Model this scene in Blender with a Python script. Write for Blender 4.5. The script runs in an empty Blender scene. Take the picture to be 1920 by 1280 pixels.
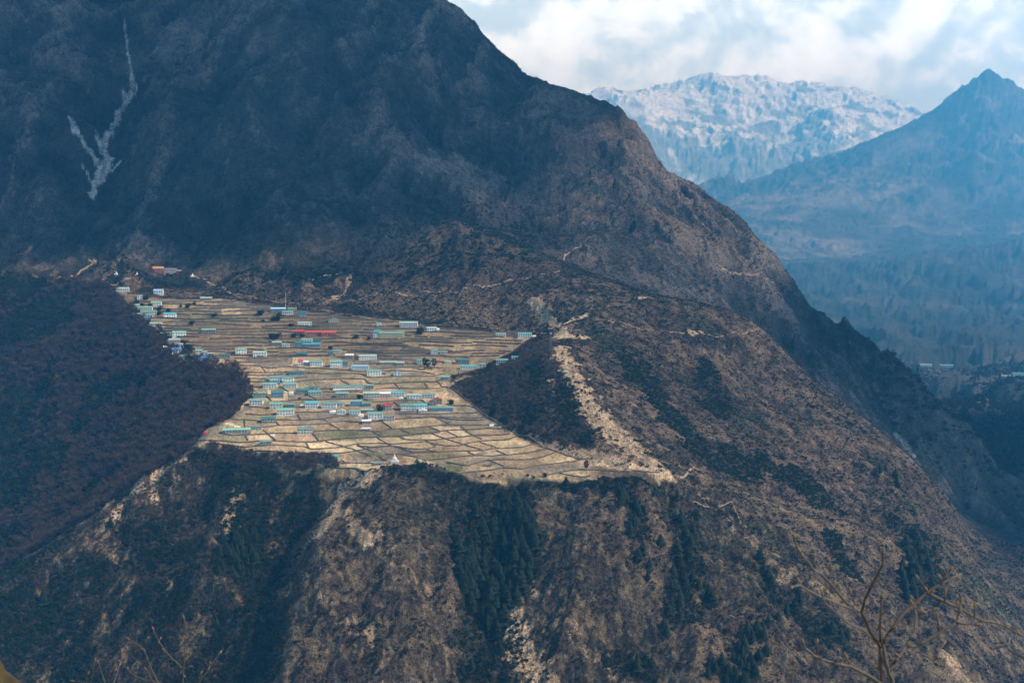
import bpy, math, random
import numpy as np
from mathutils import Vector, Matrix

R = math.radians
random.seed(7)
rng = np.random.default_rng(7)
scene = bpy.context.scene

# ------------------------------------------------------------------ camera, world, sun, exposure
F = 1920 * 50.0 / 36.0                       # focal length in pixels of the 1920 px wide photograph
PITCH = math.atan((640 - 440) / F)
cam_d = bpy.data.cameras.new('camera')
cam_d.lens = 50; cam_d.sensor_width = 36
cam_d.clip_start = 0.2; cam_d.clip_end = 90000
cam_d.dof.use_dof = True; cam_d.dof.focus_distance = 2000; cam_d.dof.aperture_fstop = 14.0
cam = bpy.data.objects.new('camera', cam_d)
scene.collection.objects.link(cam)
cam.location = (0, 0, 0)
cam.rotation_euler = (R(90) - PITCH, 0, 0)
scene.camera = cam

SUN_EL, SUN_AZ = R(45), R(98)               # azimuth from +Y (view direction) towards +X
SKY_TOP, SKY_EDGE = 0.088, 1.0
world = bpy.data.worlds.new('World'); scene.world = world; world.use_nodes = True
wn, wl = world.node_tree.nodes, world.node_tree.links
wn.clear()

def N(nodes, kind, **kw):
    n = nodes.new(kind)
    for k, v in kw.items():
        if k.startswith('i_'):
            n.inputs[k[2:].replace('_', ' ')].default_value = v
        else:
            setattr(n, k, v)
    return n

def ramp(nodes, stops, interp='LINEAR'):
    n = nodes.new('ShaderNodeValToRGB')
    cr = n.color_ramp; cr.interpolation = interp
    while len(cr.elements) < len(stops):
        cr.elements.new(0.5)
    for e, (p, c) in zip(cr.elements, stops):
        e.position = p; e.color = (c[0], c[1], c[2], 1)
    return n

def build_world():
    out = N(wn, 'ShaderNodeOutputWorld')
    sky = N(wn, 'ShaderNodeTexSky', sky_type='NISHITA', sun_disc=False)
    sky.sun_elevation = SUN_EL; sky.sun_rotation = SUN_AZ; sky.altitude = 3900
    bg_sky = N(wn, 'ShaderNodeBackground', i_Strength=0.06)
    wl.new(sky.outputs[0], bg_sky.inputs[0])
    tc = N(wn, 'ShaderNodeTexCoord')
    mp = N(wn, 'ShaderNodeMapping'); mp.inputs['Scale'].default_value = (1, 1, 1.25)
    mp.inputs['Location'].default_value = (0.36, 0.1, 0.05)
    wl.new(tc.outputs['Generated'], mp.inputs[0])
    warp = N(wn, 'ShaderNodeTexNoise', i_Scale=9.0, i_Detail=4.0)
    wl.new(mp.outputs[0], warp.inputs['Vector'])
    ws = N(wn, 'ShaderNodeVectorMath', operation='MULTIPLY_ADD')
    ws.inputs[1].default_value = (0.07, 0.07, 0.07)
    wl.new(warp.outputs['Color'], ws.inputs[0]); wl.new(mp.outputs[0], ws.inputs[2])
    n1 = N(wn, 'ShaderNodeTexNoise', i_Scale=13.0, i_Detail=10.0, i_Roughness=0.56)
    wl.new(ws.outputs[0], n1.inputs['Vector'])
    # light on the cloud tops: the density a little further up towards the light
    off = N(wn, 'ShaderNodeVectorMath', operation='ADD'); off.inputs[1].default_value = (-0.008, 0, 0.016)
    wl.new(ws.outputs[0], off.inputs[0])
    n2 = N(wn, 'ShaderNodeTexNoise', i_Scale=13.0, i_Detail=5.0, i_Roughness=0.45)
    wl.new(off.outputs[0], n2.inputs['Vector'])
    df = N(wn, 'ShaderNodeMath', operation='SUBTRACT')
    wl.new(n1.outputs[0], df.inputs[0]); wl.new(n2.outputs[0], df.inputs[1])
    df2 = N(wn, 'ShaderNodeMath', operation='MULTIPLY_ADD'); df2.inputs[1].default_value = 1.9
    wl.new(df.outputs[0], df2.inputs[0]); wl.new(n1.outputs[0], df2.inputs[2])
    cr = ramp(wn, [(0.30, (0.29, 0.38, 0.44)), (0.45, (0.36, 0.455, 0.515)), (0.57, (0.46, 0.56, 0.62)), (0.80, (0.54, 0.65, 0.71))])
    wl.new(df2.outputs[0], cr.inputs[0])
    # thick cloud hangs overhead: greyer towards the zenith
    sep = N(wn, 'ShaderNodeSeparateXYZ'); wl.new(tc.outputs['Generated'], sep.inputs[0])
    mr = N(wn, 'ShaderNodeMapRange', interpolation_type='SMOOTHSTEP')
    mr.inputs['From Min'].default_value = 0.15; mr.inputs['From Max'].default_value = 0.31
    mr.inputs['To Min'].default_value = SKY_EDGE; mr.inputs['To Max'].default_value = SKY_TOP
    wl.new(sep.outputs[2], mr.inputs[0])
    bgc = N(wn, 'ShaderNodeBackground')
    mr2 = N(wn, 'ShaderNodeMapRange', interpolation_type='SMOOTHSTEP')
    mr2.inputs['From Min'].default_value = 0.15; mr2.inputs['From Max'].default_value = 0.33; mr2.inputs['To Min'].default_value = 0; mr2.inputs['To Max'].default_value = 1
    wl.new(sep.outputs[2], mr2.inputs[0])
    tint = N(wn, 'ShaderNodeMix', data_type='RGBA', blend_type='MULTIPLY')
    tint.inputs[7].default_value = (0.56, 0.88, 1.35, 1)
    wl.new(mr2.outputs[0], tint.inputs[0]); wl.new(cr.outputs[0], tint.inputs[6]); wl.new(tint.outputs[2], bgc.inputs[0])
    st = N(wn, 'ShaderNodeMath', operation='MULTIPLY'); st.inputs[1].default_value = CLOUD_STRENGTH
    wl.new(mr.outputs[0], st.inputs[0]); wl.new(st.outputs[0], bgc.inputs[1])
    mix = N(wn, 'ShaderNodeMixShader'); mix.inputs[0].default_value = 0.82
    wl.new(bg_sky.outputs[0], mix.inputs[1]); wl.new(bgc.outputs[0], mix.inputs[2])
    wl.new(mix.outputs[0], out.inputs[0])
CLOUD_STRENGTH = 3.4
HAZE_COL = (0.08, 0.46, 1.0); HAZE_DENSITY = 3.7e-5
build_world()

sun_d = bpy.data.lights.new('sun', 'SUN'); sun_d.energy = 5.0; sun_d.angle = R(0.6); sun_d.color = (1.0, 0.90, 0.75)
sun = bpy.data.objects.new('sun', sun_d); scene.collection.objects.link(sun)
_dir = Vector((math.cos(SUN_EL) * math.sin(SUN_AZ), math.cos(SUN_EL) * math.cos(SUN_AZ), math.sin(SUN_EL)))
sun.rotation_euler = _dir.to_track_quat('Z', 'Y').to_euler()
sun.location = _dir * 3000
scene.view_settings.view_transform = 'Standard'
scene.view_settings.look = 'None'
scene.view_settings.gamma = 1
scene.view_settings.use_curve_mapping = False
scene.view_settings.exposure = 0.36
scene.cycles.max_bounces = 5
scene.cycles.diffuse_bounces = 2
scene.cycles.volume_bounces = 0
scene.cycles.use_denoising = True

# ------------------------------------------------------------------ noise
_perm = np.random.default_rng(11).integers(0, 2**31, 4096)
def _hash(ix, iy, seed):
    h = (ix.astype(np.int64) * 374761393 + iy.astype(np.int64) * 668265263 + seed * 974634777) & 0x7fffffff
    h = ((h ^ (h >> 13)) * 1274126177) & 0x7fffffff
    h = (h ^ (h >> 16))
    return (h & 0xffff) / 65535.0
def vnoise(x, y, seed=0):
    ix = np.floor(x); iy = np.floor(y)
    fx = x - ix; fy = y - iy
    fx = fx * fx * fx * (fx * (fx * 6 - 15) + 10); fy = fy * fy * fy * (fy * (fy * 6 - 15) + 10)
    ix = ix.astype(np.int64); iy = iy.astype(np.int64)
    a = _hash(ix, iy, seed); b = _hash(ix + 1, iy, seed); c = _hash(ix, iy + 1, seed); d = _hash(ix + 1, iy + 1, seed)
    return (a + (b - a) * fx) * (1 - fy) + (c + (d - c) * fx) * fy
def fbm(x, y, octv=4, seed=0, gain=0.5):
    s = 0; a = 1; t = 0
    ca, sa = 0.8, 0.6
    for o in range(octv):
        s = s + a * (vnoise(x, y, seed + o) - 0.5) * 2; t += a; a *= gain
        x, y = (x * ca - y * sa) * 2.03 + 17.1, (x * sa + y * ca) * 2.03 + 5.3
    return s / t
def ridged(x, y, octv=4, seed=0, gain=0.5):
    s = 0; a = 1; t = 0
    ca, sa = 0.8, 0.6
    for o in range(octv):
        s = s + a * (1 - np.abs(vnoise(x, y, seed + o) - 0.5) * 2.0 * 1.25); t += a; a *= gain
        x, y = (x * ca - y * sa) * 2.07 + 7.7, (x * sa + y * ca) * 2.07 + 3.1
    return s / t
def sstep(a, b, v):
    t = np.clip((v - a) / (b - a), 0, 1); return t * t * (3 - 2 * t)

# ------------------------------------------------------------------ the view: where a direction from the lookout meets the land
CP, SP = math.cos(PITCH), math.sin(PITCH)
def ray(X, Y):
    u = (np.asarray(X, float) - 960) / F; v = (640 - np.asarray(Y, float)) / F
    dy = CP + v * SP; dz = -SP + v * CP
    return u / dy, dz / dy                    # x/y and z/y
def project(x, y, z):
    zc = y * CP - z * SP; yc = y * SP + z * CP
    return 960 + F * x / zc, 640 - F * yc / zc
def P(X, Y, D):
    t, s = ray(X, Y); return (float(t) * D, D, float(s) * D)

# ------------------------------------------------------------------ land: surveyed heights, then interpolated
C = []
FARK = 3.3
def DIST(D):                                  # sheet distance (m on the near map) -> metres; the map of the far country is drawn at a third of the scale
    D = np.asarray(D, float); return np.where(D < 3500, D, 3500 + (D - 3500) * FARK)
def SHEET(D):
    D = np.asarray(D, float); return np.where(D < 3500, D, 3500 + (D - 3500) / FARK)
def pts(*a):
    for X, Y, D in a: C.append(P(X, Y, float(DIST(D))))
def planeD(Y): return 1819400.0 / (Y + 213.6)
VILLAGE = [(215, 538), (300, 560), (420, 560), (520, 575), (640, 592), (760, 604), (900, 622), (1005, 628), (960, 660),
           (900, 690), (845, 705), (840, 730), (880, 755), (905, 780), (955, 808), (1000, 832), (1090, 864), (1180, 880), (1262, 893),
           (1200, 903), (1060, 900), (960, 902), (880, 898), (800, 878), (700, 882), (600, 872), (500, 855), (385, 838), (358, 832),
           (385, 805), (440, 775), (466, 745), (455, 715), (430, 690), (350, 682), (310, 655), (285, 620), (250, 590), (232, 560)]
for X, Y in VILLAGE: pts((X, Y, planeD(Y)))
for X, Y in [(330, 600), (400, 620), (500, 620), (600, 620), (700, 640), (850, 650), (420, 660), (520, 670), (650, 680), (780, 690), (520, 740), (620, 740),
             (720, 740), (800, 760), (860, 790), (500, 800), (600, 800), (700, 810), (800, 820), (900, 850), (1000, 865), (1100, 880), (600, 850), (700, 860), (460, 830)]:
    pts((X, Y, planeD(Y)))
# wooded knoll and its bare crest
pts((1045, 648, 1965), (1070, 695, 1890), (1100, 742, 1832), (1140, 790, 1775), (1185, 832, 1722), (1228, 868, 1678),
    (960, 720, 1905), (1000, 780, 1800), (1050, 820, 1745), (1120, 840, 1720), (990, 670, 1975), (930, 700, 1950), (1150, 865, 1690))
# spur beyond it
pts((1080, 605, 2120), (1060, 560, 2250), (1045, 508, 2400), (1180, 555, 2270), (1280, 562, 2270), (1360, 580, 2260), (1425, 612, 2240), (1500, 685, 2180), (1600, 770, 2120),
    (1700, 850, 2050), (1765, 925, 1985), (1795, 965, 1950), (1812, 1015, 1900), (1860, 1090, 1850), (1925, 1185, 1790), 
    (1150, 620, 2120), (1150, 700, 1950), (1200, 780, 1830), (1250, 850, 1740), (1300, 930, 1660), (1290, 700, 2040), (1350, 800, 1900), (1400, 900, 1770), (1450, 1000, 1650),
    (1420, 720, 2080), (1550, 850, 1930), (1600, 950, 1800), (1680, 980, 1800), (1650, 1080, 1660), (1750, 1150, 1630), (1850, 1270, 1560), (1600, 1200, 1530), (1450, 1120, 1540), (1350, 1050, 1570), (1400, 1280, 1420), (1600, 1290, 1450), (1960, 1400, 1580))
for q in [(1425, 612, 2240), (1500, 685, 2180), (1600, 770, 2120), (1700, 850, 2050), (1765, 925, 1985), (1795, 965, 1950), (1812, 1018, 1900), (1860, 1092, 1850), (1925, 1187, 1790), (1990, 1275, 1740)]:
    x, y, z = P(*q); C.append((x + 45, y + 75, z - 75)); C.append((x + 110, y + 190, z - 210))      # the spur drops away behind its edge
# slopes under the village front
pts((1240, 940, 1625), (1200, 1000, 1570), (1150, 1100, 1500), (1100, 1280, 1410), (1250, 1200, 1470), (1300, 1290, 1420), (1050, 950, 1600), (1000, 1050, 1530), (950, 1280, 1420),
    (930, 930, 1625), (900, 1050, 1560), (900, 1200, 1470), (850, 940, 1610), (800, 1000, 1550), (750, 1100, 1480), (700, 1280, 1385), (780, 920, 1625), (700, 960, 1590), (650, 1100, 1480), (600, 1280, 1385),
    (660, 915, 1640), (640, 935, 1615), (595, 1000, 1560), (562, 1090, 1495), (500, 1290, 1395),
    (600, 930, 1665), (540, 1020, 1610), (500, 1100, 1560), (430, 1290, 1450), (520, 900, 1685), (490, 960, 1650),
    (450, 905, 1672), (432, 1000, 1600), (370, 1100, 1530), (300, 1290, 1425), (400, 900, 1700), (360, 960, 1670), (300, 1050, 1610), (230, 1290, 1470),
    (355, 850, 1745), (292, 888, 1718), (268, 930, 1690), (200, 992, 1655), (105, 1062, 1615), (0, 1140, 1570), (-150, 1250, 1500), (120, 1180, 1560), (100, 1290, 1490), (-80, 1400, 1430))
# ravine and the wooded slopes beside it
pts((175, 490, 2500), (120, 620, 2310), (80, 760, 2120), (20, 900, 1960), (-100, 1080, 1800), (-300, 1300, 1640),
    (300, 850, 1800), (230, 900, 1800), (150, 960, 1790), (60, 1030, 1740), (380, 720, 1960), (300, 760, 1960), (200, 830, 1940), (250, 680, 2130), (190, 600, 2290), (430, 745, 1900), (340, 800, 1860),
    (0, 700, 2210), (0, 600, 2350), (-60, 820, 2080), (0, 500, 2480), (80, 540, 2420), (-200, 700, 2150), (-200, 400, 2500), (-300, 900, 1950))
# the big mountain
pts((210, 525, 2440), (310, 512, 2500), (420, 540, 2440), (500, 545, 2420), (600, 560, 2370), (700, 570, 2330), (850, 600, 2250), (1000, 612, 2210),
    (700, 530, 2430), (760, 480, 2520), (850, 500, 2460), (940, 520, 2400), (860, 412, 2650), (950, 455, 2530), (1000, 482, 2470), (920, 420, 2750), (1010, 450, 2700), (1060, 488, 2610), (1110, 455, 2690), (1150, 520, 2560),
    (600, 500, 2470), (560, 400, 2580), (560, 300, 2740), (560, 180, 2930), (450, 300, 2740), (400, 420, 2580), (330, 400, 2630), (230, 470, 2530), (640, 380, 2650), (700, 250, 2870), (800, 350, 2800), (800, 200, 3020), (740, 80, 3200),
    (170, 375, 2690), (200, 320, 2775), (192, 285, 2830), (215, 230, 2910), (247, 160, 3030), (236, 60, 3230), (228, -20, 3380),
    (0, 400, 2590), (0, 250, 2770), (0, 100, 2960), (100, 350, 2650), (120, 250, 2790), (150, 120, 3000), (130, 0, 3180), (0, -50, 3150), (-250, 200, 2700), (-300, -50, 3000),
    (300, 280, 2770), (350, 180, 2910), (460, 100, 3040), (550, 30, 3160), (420, 20, 3270), (330, 60, 3190), (620, -60, 3320), (500, -120, 3500), (250, -200, 3800), (-100, -250, 3600),
    (850, 60, 3300), (900, 200, 3100), (1000, 300, 3000), (1000, 400, 2830), (1100, 350, 2950), (1150, 260, 3120), (1200, 420, 2840), (1280, 450, 2830), (1300, 530, 2720), (1400, 520, 2830), (1450, 620, 2690), (1550, 620, 2800), (1600, 720, 2660), (1560, 800, 2520), (1700, 830, 2620), (1640, 870, 2500))
SIL = [(700, -90, 3560), (790, 0, 3500), (850, 38, 3460), (900, 75, 3420), (950, 106, 3380), (1003, 158, 3340), (1050, 175, 3330), (1095, 190, 3310), (1150, 225, 3280), (1200, 252, 3240), (1232, 300, 3190), (1262, 330, 3160), (1312, 362, 3120),
       (1370, 420, 3060), (1430, 478, 3010), (1500, 548, 2960), (1560, 600, 2930), (1640, 650, 2890), (1700, 738, 2820), (1750, 775, 2780), (1805, 805, 2740)]
for s in SIL:
    x, y, z = P(*s); C.append((x, y, z))
    C.append((x + 90, y + 160, z - 150)); C.append((x + 200, y + 420, z - 420))
# gorge and the country behind it
pts((1712, 866, 2850), (1810, 830, 2980), (1925, 800, 3080), (1925, 900, 2800), (1925, 1020, 2480), (1830, 960, 2620), (1880, 1120, 2250), (1790, 900, 2760), (2100, 1000, 2600), (2000, 850, 2950), (2100, 700, 3600),
    (1735, 850, 3000), (1830, 795, 3600), (1900, 772, 3750), (1780, 760, 3900), (1920, 730, 4300), (1700, 690, 4900), (1740, 690, 5000), (1830, 700, 4900), (1900, 708, 4700), (1800, 740, 4200), (1640, 655, 5500), (1620, 600, 6500), (1700, 620, 6200), (1800, 600, 6500), (1925, 600, 6500), (1925, 660, 5400),
    (1540, 560, 7100), (1700, 540, 7500), (1850, 530, 7500), (1500, 505, 8200), (1600, 500, 8400), (1700, 488, 8600), (1800, 475, 8500), (1925, 452, 8400), (1960, 520, 7500),
    (1440, 500, 9400), (1480, 492, 9600), (1600, 482, 9800), (1700, 468, 9900), (1800, 455, 9900), (1900, 440, 9900), (1400, 470, 9900),
    (1300, 385, 11900), (1320, 358, 12200), (1380, 338, 12200), (1430, 330, 12200), (1465, 308, 12200), (1490, 300, 12200), (1530, 313, 12200), (1580, 300, 12200), (1605, 290, 12150), (1650, 268, 12100), (1700, 240, 12000), (1740, 220, 11900), (1790, 190, 11850), (1825, 172, 11800), (1838, 147, 11800), (1856, 134, 11800), (1872, 149, 11800), (1846, 141, 11850), (1900, 160, 11700), (1930, 172, 11700), (2000, 200, 11600),
    (1400, 400, 11000), (1450, 430, 10500), (1500, 380, 11200), (1550, 430, 10500), (1600, 380, 11000), (1650, 430, 10400), (1700, 350, 11000), (1760, 400, 10500), (1800, 290, 11000), (1850, 220, 11500), (1870, 340, 10700), (1925, 260, 11200), (1925, 380, 10400), (1700, 300, 11500), (1620, 330, 11600), (1760, 260, 11600),
    (1820, 330, 10800), (1780, 330, 11050), (1500, 340, 11750), (1440, 370, 11650))
# the snow mountain at the head of the valley
pts((1040, 200, 19000), (1088, 190, 18600), (1120, 172, 18600), (1185, 172, 18700), (1250, 166, 19000), (1300, 158, 19200), (1335, 142, 19300), (1370, 154, 19300), (1430, 146, 19400), (1480, 164, 19300), (1530, 160, 19300), (1570, 178, 19200), (1605, 174, 19000), (1640, 185, 19000), (1690, 200, 18900), (1738, 222, 18800), (1850, 260, 18600),
    (1190, 190, 17700), (1215, 225, 17400), (1245, 262, 17100), (1290, 310, 16700), (1335, 352, 16300), (1120, 250, 17300), (1180, 320, 16400), (1260, 220, 17900), (1320, 250, 17500), (1300, 195, 18400), (1400, 200, 18500), (1480, 208, 18300), (1400, 240, 17700), (1450, 262, 17300),
    (1360, 275, 16900), (1385, 262, 16800), (1410, 275, 16900), (1340, 300, 16500), (1430, 300, 16500), (1480, 282, 16600), (1520, 245, 17100), (1565, 215, 17500), (1600, 250, 17100), (1640, 240, 17500), (1680, 250, 17300), (1550, 300, 16300), (1650, 300, 16200), (1700, 270, 17000), (1570, 270, 16600))
for x, y, z in [(700, 20600, 1300), (2500, 20800, 1700), (4500, 20800, 1500), (6000, 20000, 1200), (800, 15500, 150), (2200, 15300, 100), (4000, 15300, 150), (-1500, 16000, 300), (-1500, 20000, 900), (7800, 20500, 900), (6000, 15500, 300), (-8000, 20000, 800), (-6000, 15000, 300), (0, 17500, 500), (200, 20000, 900)]:
    k_ = float(DIST(y)) / y; C.append((x * k_, y * k_, z * k_))
# hidden valley floors
for x, y, z in [(500, 3600, -700), (300, 3900, -300), (1300, 3600, -560), (1000, 4300, -700), (800, 5200, -700), (1500, 7500, -420), (900, 8500, -380), (-400, 4800, 100), (-1000, 4200, 500), (-2000, 5000, 300),
                (-500, 8000, 0), (-2000, 9000, 0), (0, 11000, 0), (1000, 12500, 0), (2000, 13600, 200), (4400, 13600, 300), (5200, 12500, 400), (5500, 9000, 0), (3500, 6000, -200), (2600, 4000, -400),
                (0, 1250, -690), (-250, 1200, -650), (250, 1200, -700), (500, 1250, -740), (-500, 1250, -640), (0, 900, -620), (-350, 900, -600), (350, 900, -640),
                (0, 500, -390), (-200, 500, -380), (200, 500, -400), (0, 200, -165), (-80, 200, -160), (80, 200, -170), (0, 60, -50), (-24, 60, -49), (24, 60, -50), (0, 25, -20)]:
    k_ = float(DIST(y)) / y; C.append((x * k_, y * k_, z * k_))
C = np.array(C, float)

def solve_rbf(Cx, eps=22.0, lam=2.0):
    n = len(Cx)
    r = np.sqrt((Cx[:, None, 0] - Cx[None, :, 0])**2 + (Cx[:, None, 1] - Cx[None, :, 1])**2 + eps**2)
    A = np.zeros((n + 3, n + 3)); A[:n, :n] = r + np.eye(n) * -lam
    A[:n, n] = 1; A[:n, n + 1] = Cx[:, 0] / 1000; A[:n, n + 2] = Cx[:, 1] / 1000
    A[n:, :n] = A[:n, n:].T
    b = np.zeros(n + 3); b[:n] = Cx[:, 2]
    return np.linalg.solve(A, b)
WT = solve_rbf(C)
def base_h(x, y, eps=22.0):
    x = np.asarray(x, np.float32); y = np.asarray(y, np.float32)
    xf = x.ravel(); yf = y.ravel(); o = np.empty(xf.size, np.float32)
    cx = C[:, 0].astype(np.float32); cy = C[:, 1].astype(np.float32); n = len(C)
    w = WT[:n].astype(np.float32)
    for i in range(0, xf.size, 20000):
        a = xf[i:i + 20000, None] - cx; b = yf[i:i + 20000, None] - cy
        a *= a; b *= b; a += b; a += np.float32(eps * eps); np.sqrt(a, out=a)
        o[i:i + 20000] = a @ w
    o = o.reshape(x.shape)
    return o + WT[n] + WT[n + 1] * x / 1000 + WT[n + 2] * y / 1000

def in_poly(px, py, poly):
    r = np.zeros(px.shape, bool); n = len(poly)
    for i in range(n):
        x0, y0 = poly[i]; x1, y1 = poly[(i + 1) % n]
        if y0 == y1: continue
        c = ((y0 > py) != (y1 > py)) & (px < (x1 - x0) * (py - y0) / (y1 - y0) + x0)
        r ^= c
    return r
def dist_line(x, y, line):
    d = np.full(np.shape(x), 1e9, np.float32)
    for (x0, y0), (x1, y1) in zip(line[:-1], line[1:]):
        vx, vy = x1 - x0, y1 - y0; L = vx * vx + vy * vy + 1e-9
        t = np.clip(((x - x0) * vx + (y - y0) * vy) / L, 0, 1)
        d = np.minimum(d, np.hypot(x - x0 - t * vx, y - y0 - t * vy))
    return d
def plane_xy(X, Y):
    D = planeD(Y); t, s = ray(X, Y); return float(t) * D, D
VXY = [plane_xy(X, Y) for X, Y in VILLAGE]

NC = 1180
TT = np.linspace(-0.415, 0.415, NC)
def rows(a, b, n): return np.linspace(a, b, n, endpoint=False)
DD = np.concatenate([np.geomspace(16, 1250, 46, endpoint=False), rows(1250, 1380, 30), rows(1380, 1660, 160), rows(1660, 2450, 300), rows(2450, 3560, 198), DIST(np.geomspace(3560, 9200, 112, endpoint=False)), DIST(rows(9200, 12450, 140)), DIST(rows(12450, 15600, 10)), DIST(rows(15600, 20800, 120))])
NR = len(DD)
GT, GD = np.meshgrid(TT, DD)
GX = GT * GD; GY = GD.copy()
GZ = base_h(GX, GY).astype(np.float64)
SY = SHEET(GY); SX = GX * SY / GY; SK = GY / SY
# signed distance inside the plateau, for calm ground there
vin = in_poly(GX, GY, VXY)
near = (GY > 1300) & (GY < 2700)
vd = np.full(GX.shape, 400.0); 
ring = VXY + [VXY[0]]
vd[near] = dist_line(GX[near], GY[near], ring)
vs = np.where(vin, vd, -vd)
calm = sstep(-12, 10, vs)
# rugged relief: ribs and gullies that run down the slopes
amp = sstep(100, 1400, GY)
far = sstep(4500, 9000, SY)
wx = fbm(GX / 260, GY / 260, 3, 5) * 60; wy = fbm(GX / 260, GY / 260, 3, 9) * 60
gz_y = np.gradient(GZ, axis=0) / np.maximum(np.gradient(GY, axis=0), 1e-3)
def slope_relief(dx, dy, sd):
    """ribs and gullies running along (dx, dy) in plan"""
    u = GX * dy - GY * dx; v = GX * dx + GY * dy
    big = ridged((u + wx) / 120, (v + wy) / 260, 5, sd, 0.52) - 0.45
    mid = ridged((u + wx * .7) / 42, (v + wy) / 75, 4, sd + 10, 0.55) - 0.45
    return big * 34 + mid * 13
sm = sstep(0.12, 0.45, np.abs(gz_y))
wr = sstep(0.0, 0.13, GT - 0.02 * fbm(GY / 200, GX / 200, 2, 3))
rel = slope_relief(0.22, 0.975, 21) * (1 - wr) + slope_relief(-0.62, 0.785, 121) * wr
fine = fbm(GX / 22, GY / 24, 5, 41, 0.6)
crag = ridged(GX / 13, GY / 13, 3, 81)
bigmm = sstep(2500, 2900, GY)
spur = sstep(0.0, 0.05, GT) * sstep(1640, 1760, GY) * (1 - sstep(2350, 2500, GY))
nearm = 1 - sstep(3560, 4400, SY)
disp = amp * nearm * (1 - calm) * (rel * sm * (1 - 0.55 * spur) * (1 + .35 * bigmm) + fine * (2.0 + 3.4 * sm) + (crag - .4) * (2.2 + 3.5 * bigmm) * sm)
farr = sstep(8600, 10400, SY)
disp += farr * (ridged((SX + wx * 5) / 1100, (SY + wy * 5) / 1000, 4, 51, 0.40) - 0.45) * 165 * SK + (ridged((SX + wx * 2) / 300, (SY + wy * 2) / 380, 3, 55, .45) - .45) * 22 * SK * farr
disp += sstep(15500, 16500, SY) * (ridged((SX + wx * 4) / 380, (SY + wy * 5) / 700, 3, 57, 0.4) - 0.5) * 50 * SK + sstep(15500, 16500, SY) * (ridged((SX + wx + SY * .12) / 140, (SY + wy * 3) / 700, 2, 58, .5) - .5) * 34 * SK
fmid = sstep(3600, 4200, SY) * (1 - sstep(8800, 9800, SY))
disp += fmid * (ridged((SX * 1.6 + wx * 2 + SY * .35) / 330, (SY - SX * 1.2 + wy * 2) / 520, 4, 63, .45) - .45) * 105 * SK
disp += calm * fbm(GX / 60, GY / 40, 3, 61) * 0.7
bigm = sstep(2500, 2900, GY) * (1 - far)
disp += bigm * (ridged((GX + wx * 2.0) / 330, (GY + wy * 2.0) / 620, 5, 71, .55) - 0.45) * 85
GZ += disp
PX, PY = project(GX, GY, GZ)

def sampleZ(x, y):
    x = np.asarray(x, float); y = np.asarray(y, float)
    c = (x / y - TT[0]) / (TT[1] - TT[0]); r = np.interp(y, DD, np.arange(NR))
    c = np.clip(c, 0, NC - 1.001); r = np.clip(r, 0, NR - 1.001)
    ci = c.astype(int); ri = r.astype(int); fc = c - ci; fr = r - ri
    return (GZ[ri, ci] * (1 - fc) + GZ[ri, ci + 1] * fc) * (1 - fr) + (GZ[ri + 1, ci] * (1 - fc) + GZ[ri + 1, ci + 1] * fc) * fr
def hit(X, Y, dmin=1250, dmax=60000):
    t, s = ray(X, Y); t = float(t); s = float(s)
    c = min(max((t - TT[0]) / (TT[1] - TT[0]), 0), NC - 1.001); ci = int(c); fc = c - ci
    col = GZ[:, ci] * (1 - fc) + GZ[:, ci + 1] * fc
    below = (s * DD - col)
    idx = np.where((below[1:] <= 0) & (DD[1:] > dmin) & (DD[1:] < dmax))[0]
    if len(idx) == 0: 
        return None
    i = idx[0]; a, b = below[i], below[i + 1]
    f = a / (a - b) if (a > 0 and a != b) else 0
    D = DD[i] + f * (DD[i + 1] - DD[i])
    return (t * D, D, s * D)

# ------------------------------------------------------------------ ground cover: what grows or lies where
JX = fbm(GX / 16, GY / 16, 4, 161) * 16; JY = fbm(GX / 16, GY / 16, 4, 167) * 12
def px_poly(poly, dmin, dmax):
    m = (GY > dmin) & (GY < dmax); r = np.zeros(GX.shape, bool)
    r[m] = in_poly(PX[m] + JX[m], PY[m] + JY[m], poly); return r
def line3(pxs, dmin=1250):
    o = []
    for X, Y in pxs:
        h = hit(X, Y, dmin)
        if h: o.append((h[0], h[1]))
    return o
def soft(mask_line, width, rough=0.5, freq=18.0, seed=90, reg=None):
    """0..1 mask round a line on the ground, ragged edge"""
    m = np.zeros(GX.shape, np.float32)
    xs = [p[0] for p in mask_line]; ys = [p[1] for p in mask_line]; pad = width * 3 + 20
    sel = (GX > min(xs) - pad) & (GX < max(xs) + pad) & (GY > min(ys) - pad) & (GY < max(ys) + pad)
    if not sel.any(): return m
    d = dist_line(GX[sel], GY[sel], mask_line)
    n = fbm(GX[sel] / freq, GY[sel] / freq, 3, seed)
    m[sel] = 1 - sstep(width * 0.55, width * 1.1, d + n * width * rough)
    return m

POLY_RAVINE = [(-200, 520), (60, 516), (200, 533), (235, 570), (285, 630), (312, 660), (350, 684), (425, 690), (452, 716), (466, 745), (440, 774), (400, 796), (372, 826), (350, 850), (285, 888), (215, 940), (110, 1020), (0, 1080), (-200, 1150)]
POLY_FRONTWOOD = [(-200, 1120), (0, 1075), (110, 1015), (215, 940), (285, 892), (350, 852), (400, 846), (520, 858), (600, 872), (690, 888), (640, 925), (600, 985), (568, 1070), (545, 1160), (515, 1300), (-200, 1350)]
POLY_KNOLL = [(868, 715), (905, 700), (960, 680), (1030, 640), (1052, 690), (1085, 750), (1105, 800), (1110, 835), (1060, 835), (1000, 815), (960, 805), (905, 762), (880, 745)]
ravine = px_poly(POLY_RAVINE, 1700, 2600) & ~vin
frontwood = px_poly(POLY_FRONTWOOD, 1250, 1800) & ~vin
knoll = px_poly(POLY_KNOLL, 1700, 2150)

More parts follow.
